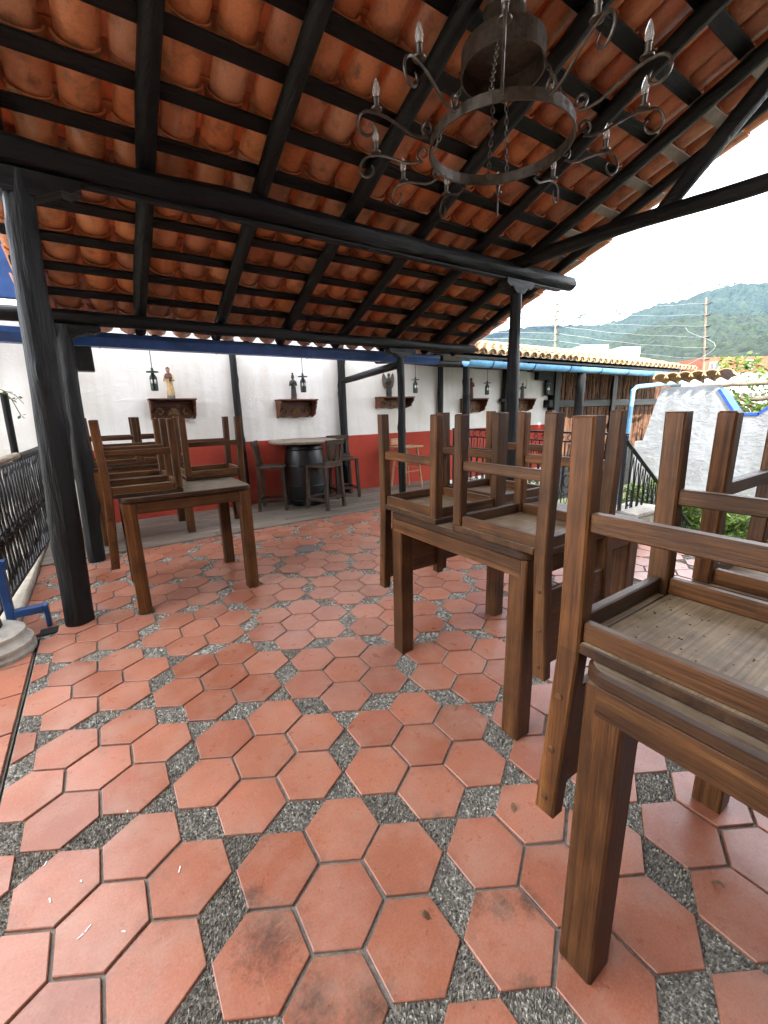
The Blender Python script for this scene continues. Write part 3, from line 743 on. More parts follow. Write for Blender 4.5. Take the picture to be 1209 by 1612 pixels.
for q in range(5):
    mb = MB(); x0 = -.30 + q * .886; vs, fs = [], []; NX = 44
    for i in range(NX + 1):
        xx = x0 + .90 * i / NX
        for yy in (4.90, 6.0): vs.append((xx, yy, pz(yy) + .05 + .016 * math.sin(xx * 2 * PI / .076) + .003 * q))
    mb.add(vs, [(2*i, 2*i+2, 2*i+3, 2*i+1) for i in range(NX)]); mb.build('clear_sheet', SHEET, porch, 'full', fix=False).matrix_local = POFF
for q in range(6): MB().cbox((-.3 + q * .885, 4.88, 1.99), (-.25 + q * .885, 4.93, 2.02), .003).build('sheet_clip', TIM[0], porch).matrix_local = POFF
co_, si_ = 1 / math.sqrt(1 + PS * PS), PS / math.sqrt(1 + PS * PS)
PB = Matrix(((1, 0, 0, 0), (0, -co_, -si_, 0), (0, -si_, co_, 0), (0, 0, 0, 1)))
ctile = MB(); barrel_tile(ctile, .42, .075, .088, .062, .013, 1, .02); cov_mesh = ctile.mesh('cover_tile', SUNTILE, True)
ptile = MB()
for c in range(42):
    x = 4.25 + c * .198
    for r in range(6):
        yb = 5.20 + r * .36
        M = Matrix.Translation((x + rnd(-.01, .01), yb, pz(yb) + .035)) @ PB @ Matrix.Rotation(rnd(-.04, .04), 4, 'Z')
        link('cover_tile', cov_mesh, porch, POFF @ M)
        Mp = Matrix.Translation((x + .099, yb, pz(yb) + .085)) @ PB
        barrel_tile(ptile, .42, .085, .075, .06, .012, -1, .02, Mp)
tag(ptile.build('pan_tiles', SUNTILE, porch, True), kind='stuff').matrix_local = POFF
beam('black eave beam of the porch right of the gutter end', (3.2, 4.93, 1.905), (12.4, 4.93, 1.905), .05, 17, 40)
post('short black porch post below the eave beam, right of the bar', 4.78, 4.86, 1.86, .058, (.0, 0), 7, None)
post('black porch post in front of the log panel', 7.75, 4.86, 1.86, .085, (0, 0), 8, None)
for i, (x, r, lb) in enumerate(((1.605, .045, 'thin black wall post between the first two carved shelves'), (3.17, .058, 'black wall post with diagonal brace behind the bar table'),
                                (5.12, .05, 'thin black wall post right of the angel shelf'), (6.80, .062, 'black wall post with a small side arm near the fourth lamp'))):
    e = post(lb, x, WY - .07, 2.28, r, (-.02, 0), 10 + i)
    if i == 1:
        mb = MB(); wobble_tube(mb, (0, -.05, 1.70), (.05, -1.40, 1.80), .045, 10, 10, .006, 4); mb.build('brace', TIM[1], e, True)
    if i == 3: MB().cbox((-.16, -.05, 1.37), (.02, .03, 1.43), .004).build('side_arm', TIM[0], e)
# right half-round gutter with downpipe
ge = empty('gutter', (8.6, 4.80, 1.95), 'light blue half round gutter with downpipe at the right roof', 'gutter', 'roof gutters')
mb = MB(); prof = [(.092 * math.cos(a), .092 * math.sin(a)) for a in [PI + PI * k / 10 for k in range(11)]] + [(.086 * math.cos(a), .086 * math.sin(a)) for a in [2 * PI - PI * k / 10 for k in range(11)]]
mb.prism(prof, lambda u, v, w_: (-3.9 + 7.8 * w_, u, v)); mb.build('trough', LBLUE, ge, True)
for k in range(8): 
    b = MB(); b.tube([( -3.4 + k * 1.0, .098 * math.cos(a), .098 * math.sin(a)) for a in [PI + PI * q / 8 for q in range(9)]], .006, 5); b.build('strap', IRON, ge)
b = MB(); b.tube([(3.3, 0, -.07), (3.3, -.02, -.16), (3.1, -.05, -.20), (.95, -.10, -.33), (.80, -.10, -.40), (.72, -.10, -2.8)], .045, 10); b.build('downpipe', LBLUE, ge, True)
# log panel
lp = empty('log_panel', (10.6, WY - .05, 0.5), 'rustic wall of upright split logs under the right gutter', 'log wall')
x = 8.34
i = 0
while x < 13.6:
    wd = rnd(.09, .17); top_z = 1.30
    for z0, z1 in ((-.35, .78), (.86, 1.62)):
        mb = MB(); r = wd / 2; n = 6
        pts = [(x + r - 10.6 + .012 * noise.noise(Vector((x * 9, q, z0))), rnd(-.01, .01), z0 + (z1 - z0) * q / n) for q in range(n + 1)]
        mb.tube(pts, [r * (1 + .18 * noise.noise(Vector((x * 7, q * .9, z1)))) for q in range(n + 1)], 8); mb.build('log', LOGW, lp, True)
    x += wd; i += 1
MB().cbox((-2.5, -.10, .74), (3.1, .06, .90), .01).build('cross_rail', TIM[0], lp)
MB().cbox((-2.36, -.12, -1.4), (-2.16, .08, 1.75), .01).build('end_post', TIM[2], lp)
MB().cbox((-.1, -.13, -1.4), (.1, .07, 1.75), .01).build('mid_post', TIM[2], lp)
st = MB(); st.prism([(-2.36, 1.75), (-3.15, 1.75), (-3.15, 1.45), (-2.9, 1.45), (-2.9, 1.30), (-2.55, 1.30), (-2.55, 1.0), (-2.36, 1.0)], lambda u, v, w_: (u, -.09 + .10 * w_, v)); st.build('stepped_bracket', TIM[0], lp)
MB().cbox((-2.3, .07, -1.4), (4.0, .17, 1.72), .01).build('backing_wall', TIM[0], lp)

# ------------------------------------------------------------------ furniture
def wood_box(name, a, b, parent, mats, c=0.004, M=None):
    d = [b[k] - a[k] for k in range(3)]; ax = d.index(max(d))
    return MB().cbox(a, b, c, M).build(name, mats[ax], parent)
def make_table(x0, x1, y0, y1, h, label, ov=0.009, base=0.0):
    cx, cy = (x0 + x1) / 2, (y0 + y1) / 2; e = empty('wooden_table', (cx, cy, base), label, 'table', 'square wooden tables')
    hx, hy, lg = (x1 - x0) / 2, (y1 - y0) / 2, .078
    for sx in (-1, 1):
        for sy in (-1, 1):
            a = (min(sx * hx, sx * (hx - lg)), min(sy * hy, sy * (hy - lg)), 0); b = (max(sx * hx, sx * (hx - lg)), max(sy * hy, sy * (hy - lg)), h - .032)
            wood_box('leg', a, b, e, FURN, .005)
    for s in (-1, 1):
        wood_box('apron', (-hx + lg + .001, s * (hy - .018) - .016, h - .105), (hx - lg - .001, s * (hy - .018) + .016, h - .033), e, FURN)
        wood_box('apron', (min(s * (hx + .0015), s * (hx - .03)), -hy + .022, h - .100), (max(s * (hx + .0015), s * (hx - .03)), hy - .022, h - .033), e, FURN)
    tx, ty, r = hx + ov, hy + ov, .045
    pl = []
    for qx, qy, a0 in ((tx - r, ty - r, 0), (-tx + r, ty - r, PI / 2), (-tx + r, -ty + r, PI), (tx - r, -ty + r, 1.5 * PI)): pl += arc(qx, qy, r, a0, a0 + PI / 2, 6)
    n = len(pl); mb = MB()
    vs = []
    for z, ins in ((h - .030, .004), (h - .026, 0), (h - .006, 0), (h, .006)):
        vs += [(p[0] * (1 - ins / tx), p[1] * (1 - ins / ty), z) for p in pl]
    fs = [tuple(range(n - 1, -1, -1)), tuple(3 * n + i for i in range(n))]
    for k in range(3): fs += [(k*n+i, k*n+(i+1) % n, (k+1)*n+(i+1) % n, (k+1)*n+i) for i in range(n)]
    mb.add(vs, fs); mb.build('tabletop', TOPW, e)
    return e
TH = 0.765
make_table(1.165, 1.943, .874, 1.692, TH, 'square table in the middle carrying three upturned chairs')
make_table(.722, 1.512, -.43, .392, TH, 'nearest square table at the right edge under upturned chairs')
make_table(.058, .842, 2.972, 3.716, TH, 'square table at left by the black posts, chairs on top')
make_table(-.10, .745, 4.84, 5.52, TH, 'farthest square table standing on the plank deck', base=.014)

def make_chair(label):
    e = empty('wooden_chair', (0, 0, 0), label, 'chair', 'wooden chairs turned upside down on tables')
    wood_box('seat', (-.208, -.224, 0), (.208, .171, .024), e, [SEATW] * 3, .003)
    wood_box('seat_tongue', (-.165, .1715, 0), (.165, .207, .0238), e, [SEATW] * 3, .002)
    for s in (-1, 1):
        # rear post: leg above, bent back stile below
        prof = [(.181, .468), (.226, .468), (.219, .08), (.219, -.02), (.244, -.442), (.196, -.442), (.172, -.02), (.172, .08)]
        c = .004; mb = MB(); xa, xb = (s * .208, s * .166)
        x0, x1 = min(xa, xb), max(xa, xb)
        def ring(x, k): 
            cy = sum(p[0] for p in prof) / 8; cz = sum(p[1] for p in prof) / 8
            return [(x, p[0] + (k if p[0] < cy else -k), p[1] + (k if p[1] < cz else -k) * (abs(p[1]) > .4)) for p in prof]
        vs = ring(x0, c) + ring(x0 + c, 0) + ring(x1 - c, 0) + ring(x1, c); fs = []
        for k in range(3):
            for i in range(8): fs.append((k*8+i, k*8+(i+1) % 8, (k+1)*8+(i+1) % 8, (k+1)*8+i))
        for o8, rev in ((0, True), (24, False)):
            for q in ((0, 1, 2, 7), (7, 2, 3, 6), (6, 3, 4, 5)):
                f = tuple(o8 + i for i in q); fs.append(tuple(reversed(f)) if rev else f)
        mb.add(vs, fs); mb.build('rear_post', FURN[2], e)
        wood_box('leg', (x0, -.224, .0245), (x1, -.180, .466), e, FURN, .005)
        wood_box('side_rail', (s * .187 - .011, -.179, .0245), (s * .187 + .011, .171, .066), e, FURN, .003)
        wood_box('stretcher', (s * .187 - .012, -.179, .250), (s * .187 + .012, .178, .288), e, FURN, .003)
        for zq, yq in ((-.12, .204), (-.26, .212), (-.395, .220)): MB().lathe([(.0075, 0), (.0075, .003), (.005, .0042)], 10, Matrix.Translation((s * .2075, yq, zq)) @ Matrix.Rotation(s * PI / 2, 4, 'Y')).build('peg', FURN[1], e)
    wood_box('front_rail', (-.165, -.212, .0245), (.165, -.190, .066), e, FURN, .003)
    wood_box('back_rail', (-.165, .185, .0245), (.165, .207, .066), e, FURN, .003)
    M = Matrix.Translation((0, .2, -.02)) @ Matrix.Rotation(R_(3.4), 4, 'X')
    wood_box('back_panel', (-.1655, -.010, -.375), (.1655, .010, -.10), e, FURN, .003, M)
    return e
chairs = [
 ('upturned chair on the middle table, back hanging off its far side', 1.365, 1.565, 0, TH),
 ('upturned chair on the middle table, back hanging off its near side', 1.365, 1.018, PI, TH),
 ('upturned chair on the middle table, farther right than the other two', 1.80, 1.60, 0, TH),
 ('nearest upturned chair with open dusty seat underside at right', .950, .252, 0, TH),
 ('upturned chair cut by the right edge on the nearest table', 1.492, .222, -PI / 2, TH),
 ('upturned chair at the front left corner of the left table', .195, 3.212, PI / 2, TH),
 ('upturned chair on the right half of the left table', .735, 3.672, -PI / 2, TH),
 ('upturned chair at the back left corner of the left table', .198, 3.632, PI / 2, TH),
 ('upturned reddish chair on the far deck table beside the second post', .115, 5.055, PI / 2, TH + .014),
 ('upturned chair on the right half of the far deck table', .545, 5.075, -PI / 2, TH + .014),
]
proto = make_chair(chairs[0][0])
kidlist = [c for c in bpy.data.objects if c.parent == proto]
for i, (lb, x, y, a, z) in enumerate(chairs):
    if i == 0: t = proto
    else:
        t = proto.copy(); COL.objects.link(t)
        for k in kidlist:
            c = k.copy(); COL.objects.link(c); c.parent = t
        t['label'] = lb
    t.location = (x, y, z + .0015); t.rotation_euler = (0, 0, a + rnd(-.015, .015))

# bar table and stools
bt = empty('barrel_table', (2.33, 5.47, .012), 'black barrel with pale round top between the bar stools', 'table')
MB().lathe([(.235, 0), (.25, .02), (.275, .2), (.29, .40), (.275, .60), (.25, .80), (.235, .84)], 28).build('barrel', BARREL, bt, 'full')
for z, r in ((.08, .262), (.28, .288), (.55, .286), (.76, .262)):
    r -= .004
    MB().tube([(r * math.cos(2 * PI * k / 28), r * math.sin(2 * PI * k / 28), z) for k in range(28)], .009, 6, closed=True).build('hoop', BARREL, bt)
MB().lathe([(.445, 0), (.46, .008), (.46, .028), (.45, .036)], 36, Matrix.Translation((0, 0, .842))).build('round_top', GREYWOOD, bt)
def make_stool(label, x, y, a, W=STOOLW, back=True, h=.575, pale=False, name='bar_stool', grp='wooden bar stools'):
    e = empty(name, (x, y, .012), label, 'stool', grp, a); hw = .16
    wood_box('seat', (-.175, -.175, h - .028), (.175, .175, h), e, W)
    for sx in (-1, 1):
        for sy in (-1, 1):
            mb = MB(); k = .02
            p0 = Vector((sx * (hw + .01), sy * (hw + .01), 0)); p1 = Vector((sx * (hw - .01), sy * (hw - .01), h - .029))
            vs = []
            for p in (p0, p1): vs += [p + Vector(q) for q in ((-k, -k, 0), (k, -k, 0), (k, k, 0), (-k, k, 0))]
            mb.add(vs, [(3, 2, 1, 0), (4, 5, 6, 7)] + [(i, (i+1) % 4, 4 + (i+1) % 4, 4 + i) for i in range(4)]); mb.build('leg', W[2], e)
    for s in (-1, 1):
        wood_box('rung', (-hw + .01, s * hw - .011, .13), (hw - .01, s * hw + .011, .165), e, W, .002)
        wood_box('rung', (s * hw - .011, -hw + .01, .11), (s * hw + .011, hw - .01, .145), e, W, .002)
    if back:
        M = Matrix.Translation((0, .155, h)) @ Matrix.Rotation(R_(-9), 4, 'X')
        wood_box('lower_back_rail', (-.17, -.014, .0), (.17, .014, .05), e, W, .003, M)
        wood_box('top_rail', (-.175, -.016, .265), (.175, .016, .325), e, W, .003, M)
        for q in (-.14, -.05, .05, .14): wood_box('slat', (q - .022, -.009, .051), (q + .022, .009, .264), e, W, .002, M)
    return e
make_stool('bar stool left of the black barrel', 1.85, 5.43, R_(62))
make_stool('bar stool in front of the black barrel', 2.42, 5.05, R_(203))
make_stool('dark bar stool behind and right of the black barrel', 2.98, 5.56, R_(-8))
e = empty('folding_stool', (4.12, 5.52, .012), 'pale wooden stool with splayed legs behind the slim post', 'stool', None, R_(10))
wood_box('seat', (-.24, -.16, .655), (.24, .16, .680), e, PINE)
for sx in (-1, 1):
    for sy in (-1, 1): MB().tube([(sx * .21, sy * .15, 0), (sx * .13, sy * .11, .655)], .017, 8).build('leg', PINE[2], e)
    MB().tube([(sx * .165, -.13, .36), (sx * .165, .13, .36)], .011, 8).build('rung', PINE[1], e)
MB().tube([(-.175, -.13, .28), (.175, -.13, .28)], .011, 8).build('rung', PINE[0], e)
wood_box('backrest', (-.2, .14, .70), (-.03, .165, .80), e, PINE)

# ------------------------------------------------------------------ carved shelves, statues, lamps
def make_shelf(label, x, w, h, d, zt):
    e = empty('carved_shelf', (x, WY - .002, zt), label, 'shelf', 'carved wall shelves')
    wood_box('top_board', (-w / 2 - .012, -d - .015, -.020), (w / 2 + .012, 0, 0), e, [CARVED] * 3)
    for s in (-1, 1):
        pl = [(0, -.021), (-d, -.021), (-d, -.06), (-d + .02, -.075), (-d + .025, -h * .45), (-d + .06, -h * .62), (-d + .07, -h * .82), (-.035, -h * .95), (0, -h)]
        mb = MB(); mb.prism(pl, lambda u, v, w_: (s * w / 2 - s * .022 * w_, u, v)); mb.build('side_bracket', CARVED, e)
    hw = w / 2 - .0225
    pl = [(-hw, -.021), (hw, -.021), (hw, -h * .86), (hw * .7, -h * .98), (hw * .35, -h * .93), (0, -h * 1.02), (-hw * .35, -h * .93), (-hw * .7, -h * .98), (-hw, -h * .86)]
    mb = MB(); mb.prism(pl, lambda u, v, w_: (u, -.03 - .018 * w_, v)); mb.build('back_panel', CARVED, e)
    r = h * .27; zc = -h * .72
    for k in range(9):
        a = R_(-10 + 200 * k / 8); mb = MB()
        mb.tube([(0, -.052, zc), (math.cos(a) * r * .55, -.060, zc + math.sin(a) * r * .55), (math.cos(a) * r, -.052, zc + math.sin(a) * r)], [.006, .011, .012], 6); mb.build('shell_rib', GOLD, e, True)
    for s in (-1, 1):
        pts = [(s * (w * .30 + .05 * math.cos(t) * (1 - t / 9)), -.054, zc + .02 + .055 * math.sin(t) * (1 - t / 9)) for t in [q * .5 for q in range(12)]]
        MB().tube(pts, [.010] * 11 + [.004], 6).build('scroll', GOLD, e, True)
    return e
make_shelf('carved shelf with shell under the friar statue', .82, .50, .245, .17, 1.452)
make_shelf('carved shelf under the dark robed statue above the stools', 2.41, .55, .255, .19, 1.437)
make_shelf('wide thin carved shelf under the winged statue', 4.10, .62, .18, .22, 1.468)
make_shelf('carved shelf half hidden by the short porch post', 5.90, .50, .26, .22, 1.437)
make_shelf('carved shelf farthest right beside the log panel', 7.30, .50, .26, .22, 1.432)
def figure(mb, prof, sy=.75): mb.lathe(prof, 14, None, 1.0, sy)
def statue(label, x, y, z, h, mats, kind):
    e = empty('statue', (x, y, z + .001), label, 'statue', 'small carved statues', R_(-25))
    k = h / .36
    MB().lathe([(.046 * k, 0), (.048 * k, .01), (.043 * k, .035 * k)], 12).build('base', mats[0], e)
    prof = [(.040, .034), (.045, .05), (.041, .10), (.037, .15), (.034, .20), (.040, .235), (.044, .262), (.034, .285), (.016, .297), (.014, .302), (.020, .312), (.024, .328), (.021, .347), (.010, .360), (.002, .362)]
    prof = [(r * k * (1.0), q * k) for r, q in prof]
    b = MB(); n = 16; vs = []; fs = []
    for i, (r, q) in enumerate(prof):
        for j in range(n):
            a = 2 * PI * j / n; fold = 1 + (.10 * math.sin(a * 5 + 1) if q < .24 * k else 0)
            vs.append((r * fold * math.cos(a), r * .8 * fold * math.sin(a), q))
    for i in range(len(prof) - 1):
        for j in range(n): fs.append((i*n+j, i*n+(j+1) % n, (i+1)*n+(j+1) % n, (i+1)*n+j))
    fs.append(tuple(range(n - 1, -1, -1))); b.add(vs, fs)
    b.ball((0, -.022 * k, .326 * k), .006 * k, 6)                                  # nose
    for s in (-1, 1):
        if kind == 'angel': pts = [(s * .038 * k, 0, .265 * k), (s * .055 * k, -.03 * k, .215 * k), (s * .02 * k, -.07 * k, .225 * k)]
        elif kind == 'sword': pts = [(s * .038 * k, 0, .265 * k), (s * .07 * k, -.01 * k, .23 * k), (s * .06 * k, -.045 * k, .20 * k + (.10 * k if s > 0 else 0))]
        else: pts = [(s * .038 * k, 0, .268 * k), (s * .052 * k, -.012 * k, .21 * k), (s * .012 * k, -.048 * k, .205 * k)]
        b.tube(pts, [.015 * k, .014 * k, .008 * k], 8); b.ball(pts[-1], .010 * k, 8)
    b.build('body', mats[1], e, True)
    if kind == 'friar':
        MB().lathe([(.046 * k, .232 * k), (.048 * k, .255 * k), (.037 * k, .286 * k), (.018 * k, .297 * k)], 14, None, 1, .84).build('cape', mats[2], e, True)
        MB().lathe([(.0245 * k, .335 * k), (.022 * k, .350 * k), (.008 * k, .368 * k)], 12).build('hood', mats[2], e, True)
        MB().ball((0, -.006 * k, .325 * k), .0225 * k, 10).build('face', SKIN, e, True)
        MB().cbox((.02 * k, -.062 * k, .20 * k), (.045 * k, -.05 * k, .245 * k), .002).build('book', BRONZE, e)
    if kind == 'angel':
        for s in (-1, 1):
            pl = [(0, .20), (.02, .14), (.055, .12), (.085, .17), (.10, .26), (.095, .33), (.075, .37), (.05, .33), (.03, .28)]
            mb = MB(); mb.prism([(s * u * k, v * k) for u, v in pl], lambda u, v, w_: (u, (.03 + .012 * w_) * k + abs(u) * .35, v)); mb.build('wing', mats[2], e)
    if kind == 'sword':
        MB().tube([(.055 * k, -.05 * k, .24 * k), (.06 * k, -.055 * k, .44 * k)], [.006, .002], 6).build('sword', IRON, e)
        MB().cbox((-.085 * k, -.05 * k, .225 * k), (.085 * k, -.038 * k, .238 * k), .002).build('crossbar', mats[1], e)
    if kind == 'robed':
        MB().lathe([(.026 * k, .34 * k), (.02 * k, .36 * k), (.012 * k, .372 * k), (.016 * k, .39 * k), (.004, .40 * k)], 10).build('crown', mats[1], e, True)
        MB().ball((-.03 * k, -.05 * k, .235 * k), .02 * k, 8).build('held_child', mats[1], e, True)
    return e
statue('friar statue in cream robe and red cape on the first shelf', .81, 5.79, 1.452, .355, (VERD, CREAM, REDC), 'friar')
statue('dark robed statue with crown on the second shelf', 2.37, 5.79, 1.437, .32, (BRONZE, BRONZE, BRONZE), 'robed')
statue('dark winged angel statue beside the slim post', 3.98, 5.78, 1.468, .36, (BRONZE, BRONZE, plain('brown_wing', (.09, .055, .03), .5, 0, .4, 30, .2)), 'angel')
statue('brown statue mostly hidden behind the short porch post', 5.80, 5.78, 1.437, .36, (BRONZE, CARVED, CARVED), 'plain')
statue('grey green statue with raised sword on the last shelf', 7.24, 5.78, 1.432, .30, (VERD, VERD, VERD), 'sword')
def lamp(label, x, y, z):
    e = empty('hanging_lamp', (x, y, z), label, 'lamp', 'green bottle pendant lamps')
    MB().tube([(0, 0, .13), (.002, 0, pz(y) - .04 - z)], .004, 6).build('cord', IRON, e)
    MB().lathe([(.012, .085), (.06, .088), (.062, .095), (.058, .10), (.015, .104), (.010, .135)], 18).build('disc_cap', GREENM, e)
    MB().lathe([(.014, .088), (.018, .07), (.034, .045), (.037, .03), (.037, -.085), (.034, -.098), (.030, -.10)], 16).build('bottle_shade', GREENM, e, True)
    for a in (-2.2, -1.3): 
        MB().ball((.0345 * math.cos(a), .0345 * math.sin(a), -.005), .014, 8, (.8, .8, 1.7)).build('opening', plain('lamp_opening', (.75, .74, .7), .5), e, True)
    return e
for lb, x, y, z in (('bottle lamp hanging left of the friar statue', .585, 5.25, 1.612), ('bottle lamp hanging right of the dark robed statue', 2.285, 5.25, 1.604),
                    ('bottle lamp hanging by the winged statue behind the slim post', 4.10, 5.25, 1.60), ('bottle lamp right of the short porch post', 5.65, 5.25, 1.577), ('bottle lamp farthest right beside the log panel', 7.30, 5.25, 1.59)): lamp(lb, x, y, z)
sp = empty('loudspeaker', (-.02, 4.62, 1.74), 'black loudspeaker box mounted beside the second left post', 'loudspeaker')
wood_box('cabinet', (-.09, -.075, -.10), (.09, .075, .10), sp, [BLACKP] * 3, .006)
MB().cbox((-.078, -.079, -.088), (.078, -.0755, .088), .002).build('grille', IRON, sp)
MB().tube([(-.09, 0, .02), (-.15, -.06, .02), (-.15, -.11, .02)], .014, 8).build('arm', IRON, sp)

# ------------------------------------------------------------------ chandelier
CHX, CHY, CHZ = 1.958, 1.788, 2.587
ch = empty('chandelier', (CHX, CHY, CHZ), 'wrought iron ring chandelier with candle bulbs hanging under the roof', 'chandelier')
RR = .355
def ring_band(r, z0, z1, th, n=40):
    mb = MB(); vs = []; fs = []
    for k in range(n):
        a = 2 * PI * k / n
        for rr, zz in ((r, z0), (r + th, z0), (r + th, z1), (r, z1)): vs.append((rr * math.cos(a), rr * math.sin(a), zz))
    for k in range(n):
        k2 = (k + 1) % n
        for q in range(4): fs.append((k*4+q, k2*4+q, k2*4+(q+1) % 4, k*4+(q+1) % 4))
    return mb.add(vs, fs)
ring_band(RR, -.024, .024, .005).build('ring', RUSTY, ch)
ring_band(RR + .003, -.029, -.023, .008).build('ring_edge', RUSTY, ch)
ring_band(.20, .305, .395, .005).build('drum', RUSTY, ch)
ring_band(.198, .297, .305, .010).build('drum_edge', RUSTY, ch)
MB().lathe([(.198, .394), (.185, .402), (.105, .425), (.10, .435), (.097, .54), (.102, .55), (.04, .58), (.03, .64)], 28).build('crown', RUSTY, ch)
def chain(p, q, name='chain', lk=.034):
    p, q = Vector(p), Vector(q); L = (q - p).length; n = max(2, int(L / (lk * .72))); d = (q - p).normalized()
    s1 = d.orthogonal().normalized(); s2 = d.cross(s1); mb = MB()
    for i in range(n):
        c = p + (q - p) * ((i + .5) / n); s = s1 if i % 2 else s2
        mb.tube([c + d * (lk * .5 * math.cos(t)) + s * (lk * .26 * math.sin(t)) for t in [2 * PI * k / 10 for k in range(10)]], .0032, 5, closed=True)
    return mb.build(name, RUSTY, ch)
for k in range(4):
    a = R_(35 + 90 * k); chain((RR * math.cos(a), RR * math.sin(a), .03), (.20 * math.cos(a), .20 * math.sin(a), .30))
chain((0, 0, .64), (0, 0, rz(CHY) + .05 - CHZ), lk=.05)
chain((.05, .10, .27), (.05, .12, -.10))
NA = 12
def scroll(cx, cz, r0, r1, a0, a1, n=12): return [(cx + (r0 + (r1 - r0) * i / n) * math.cos(a0 + (a1 - a0) * i / n), cz + (r0 + (r1 - r0) * i / n) * math.sin(a0 + (a1 - a0) * i / n)) for i in range(n + 1)]
for k in range(NA):
    a = 2 * PI * k / NA + .22; ca, sa = math.cos(a), math.sin(a)
    prof = scroll(.402, .008, .014, .034, PI * 1.9, -PI * .5, 12)                     # little scroll at the ring
    prof += [(.44, -.032), (.49, -.024), (.55, 0.002), (.61, .026), (.665, .038)] + scroll(.705, -.022, .064, .022, PI * .62, -PI * 1.25, 16)
    pts = [(u * ca, u * sa, v) for u, v in prof]
    arm = MB().tube(pts, [.0045 if i < 4 else .0068 for i in range(len(pts) - 5)] + [.006, .005, .0045, .004, .003], 6).build('arm', RUSTY, ch, True)
    bx, by = .662 * ca, .662 * sa
    M = Matrix.Translation((bx, by, .041))
    MB().lathe([(.006, 0), (.026, .006), (.028, .012), (.013, .016), (.013, .052), (.016, .056)], 12, M).build('candle_cup', RUSTY, arm, True)
    MB().lathe([(.010, .056), (.015, .066), (.0175, .082), (.014, .105), (.006, .128), (.001, .138)], 12, M).build('bulb', GLASS, arm, 'full')

# ------------------------------------------------------------------ railings
def lens(mb, c, u, v, hw, hh, r=.005, n=10):
    c, u, v = Vector(c), Vector(u), Vector(v)
    for s in (-1, 1): mb.tube([c + v * (hh * (2 * i / n - 1)) + u * (s * hw * math.sin(PI * i / n)) for i in range(n + 1)], r, 5)
ir = empty('iron_railing', (4.30, 3.3, 0), 'black wrought iron railing with ovals beyond the middle table', 'railing')
ro = -Vector(ir.location)
def rpart(mb, name, mt=IRON, sm=True): o = mb.build(name, mt, ir, sm); o.location = ro; return o
rpart(MB().cbox((4.275, 2.15, .962), (4.325, 4.62, .985), .003), 'top_rail', IRON, False)
rpart(MB().cbox((4.288, 2.15, .868), (4.312, 4.62, .884), .003), 'second_rail', IRON, False)
rpart(MB().cbox((4.288, 2.15, .10), (4.312, 4.62, .118), .003), 'bottom_rail', IRON, False)
for y in (2.16, 3.38, 4.60): rpart(MB().cbox((4.285, y - .015, .018), (4.315, y + .015, .96), .003), 'baluster', IRON, False)
y = 2.27; q = 0
while y < 4.56:
    rpart(MB().tube([(4.30, y, .118), (4.30, y, .87)], .0075, 6), 'bar')
    mb = MB(); lens(mb, (4.30, y + .055, .49), (0, 1, 0), (0, 0, 1), .045, .36); lens(mb, (4.30, y + .055, .92), (0, 1, 0), (0, 0, 1), .03, .035)
    if q % 2 == 0: mb.tube([(4.30, y + .055 + .042 * math.cos(t), .44 + .07 * math.sin(t)) for t in [2 * PI * i / 14 for i in range(14)]], .008, 6, closed=True)
    for s in (-1, 1):
        mb.tube([(4.30, y + .055 + s * (u - .655), .30 + v) for u, v in scroll(.69, 0, .03, .012, PI, PI * 3, 12)], .0045, 5)
    rpart(mb, 'scrollwork'); y += .11; q += 1
sr = empty('stair_railing', (4.30, 2.15, 0), 'iron stair handrail sloping down into the garden', 'railing')
p0, p1 = Vector((.0, 0, .90)), Vector((1.75, 0, -.24)); dv = (p1 - p0)
MB().tube([p0, p1], .020, 8).build('handrail', IRON, sr, True)
MB().tube([p0 - Vector((0, 0, .78)), p1 - Vector((0, 0, .78))], .010, 8).build('bottom_rail', IRON, sr, True)
for k in range(1, 16):
    c = p0 + dv * (k / 16)
    MB().tube([c, c - Vector((0, 0, .78))], .007, 6).build('bar', IRON, sr)
    mb = MB(); c2 = p0 + dv * ((k + .5) / 16) - Vector((0, 0, .39)); lens(mb, c2, (1, 0, 0), (0, 0, 1), .042, .34)
    if k % 2: mb.tube([c2 + Vector((.05 * math.cos(t), 0, -.08 + .085 * math.sin(t))) for t in [2 * PI * i / 14 for i in range(14)]], .008, 6, closed=True)
    mb.build('scrollwork', IRON, sr, True)
lr = empty('iron_railing', (6.4, 1.3, -.95), 'low iron railing with heart shapes down in the garden', 'railing')
MB().tube([(-1.2, 0, .92), (1.6, 0, .92)], .012, 6).build('top_rail', IRON, lr)
MB().tube([(-1.2, 0, .1), (1.6, 0, .1)], .010, 6).build('bottom_rail', IRON, lr)
for k in range(14):
    x = -1.2 + k * .2; MB().tube([(x, 0, 0), (x, 0, .92)], .009, 6).build('bar', IRON, lr)
    mb = MB(); lens(mb, (x + .1, 0, .6), (1, 0, 0), (0, 0, 1), .07, .26, .006); mb.build('scrollwork', IRON, lr)
pl = empty('plinth', (4.52, 2.15, -.95), 'white stair plinth below the iron newel', 'plinth')
MB().cbox((-.22, -.14, 0), (.30, .14, 1.10), .02).build('block', STONEW, pl)
MB().cbox((-.25, -.17, 1.101), (.33, .17, 1.16), .015).build('cap', STONEW, pl)
steps = empty('stairs', (4.30, 1.6, -.95), 'pale concrete steps descending into the garden', 'stairs')
for k in range(5): MB().cbox((.02 + k * .3, -.5, 0), (.31 + k * .3, .40, .80 - k * .17), .008).build('step', KERB, steps)
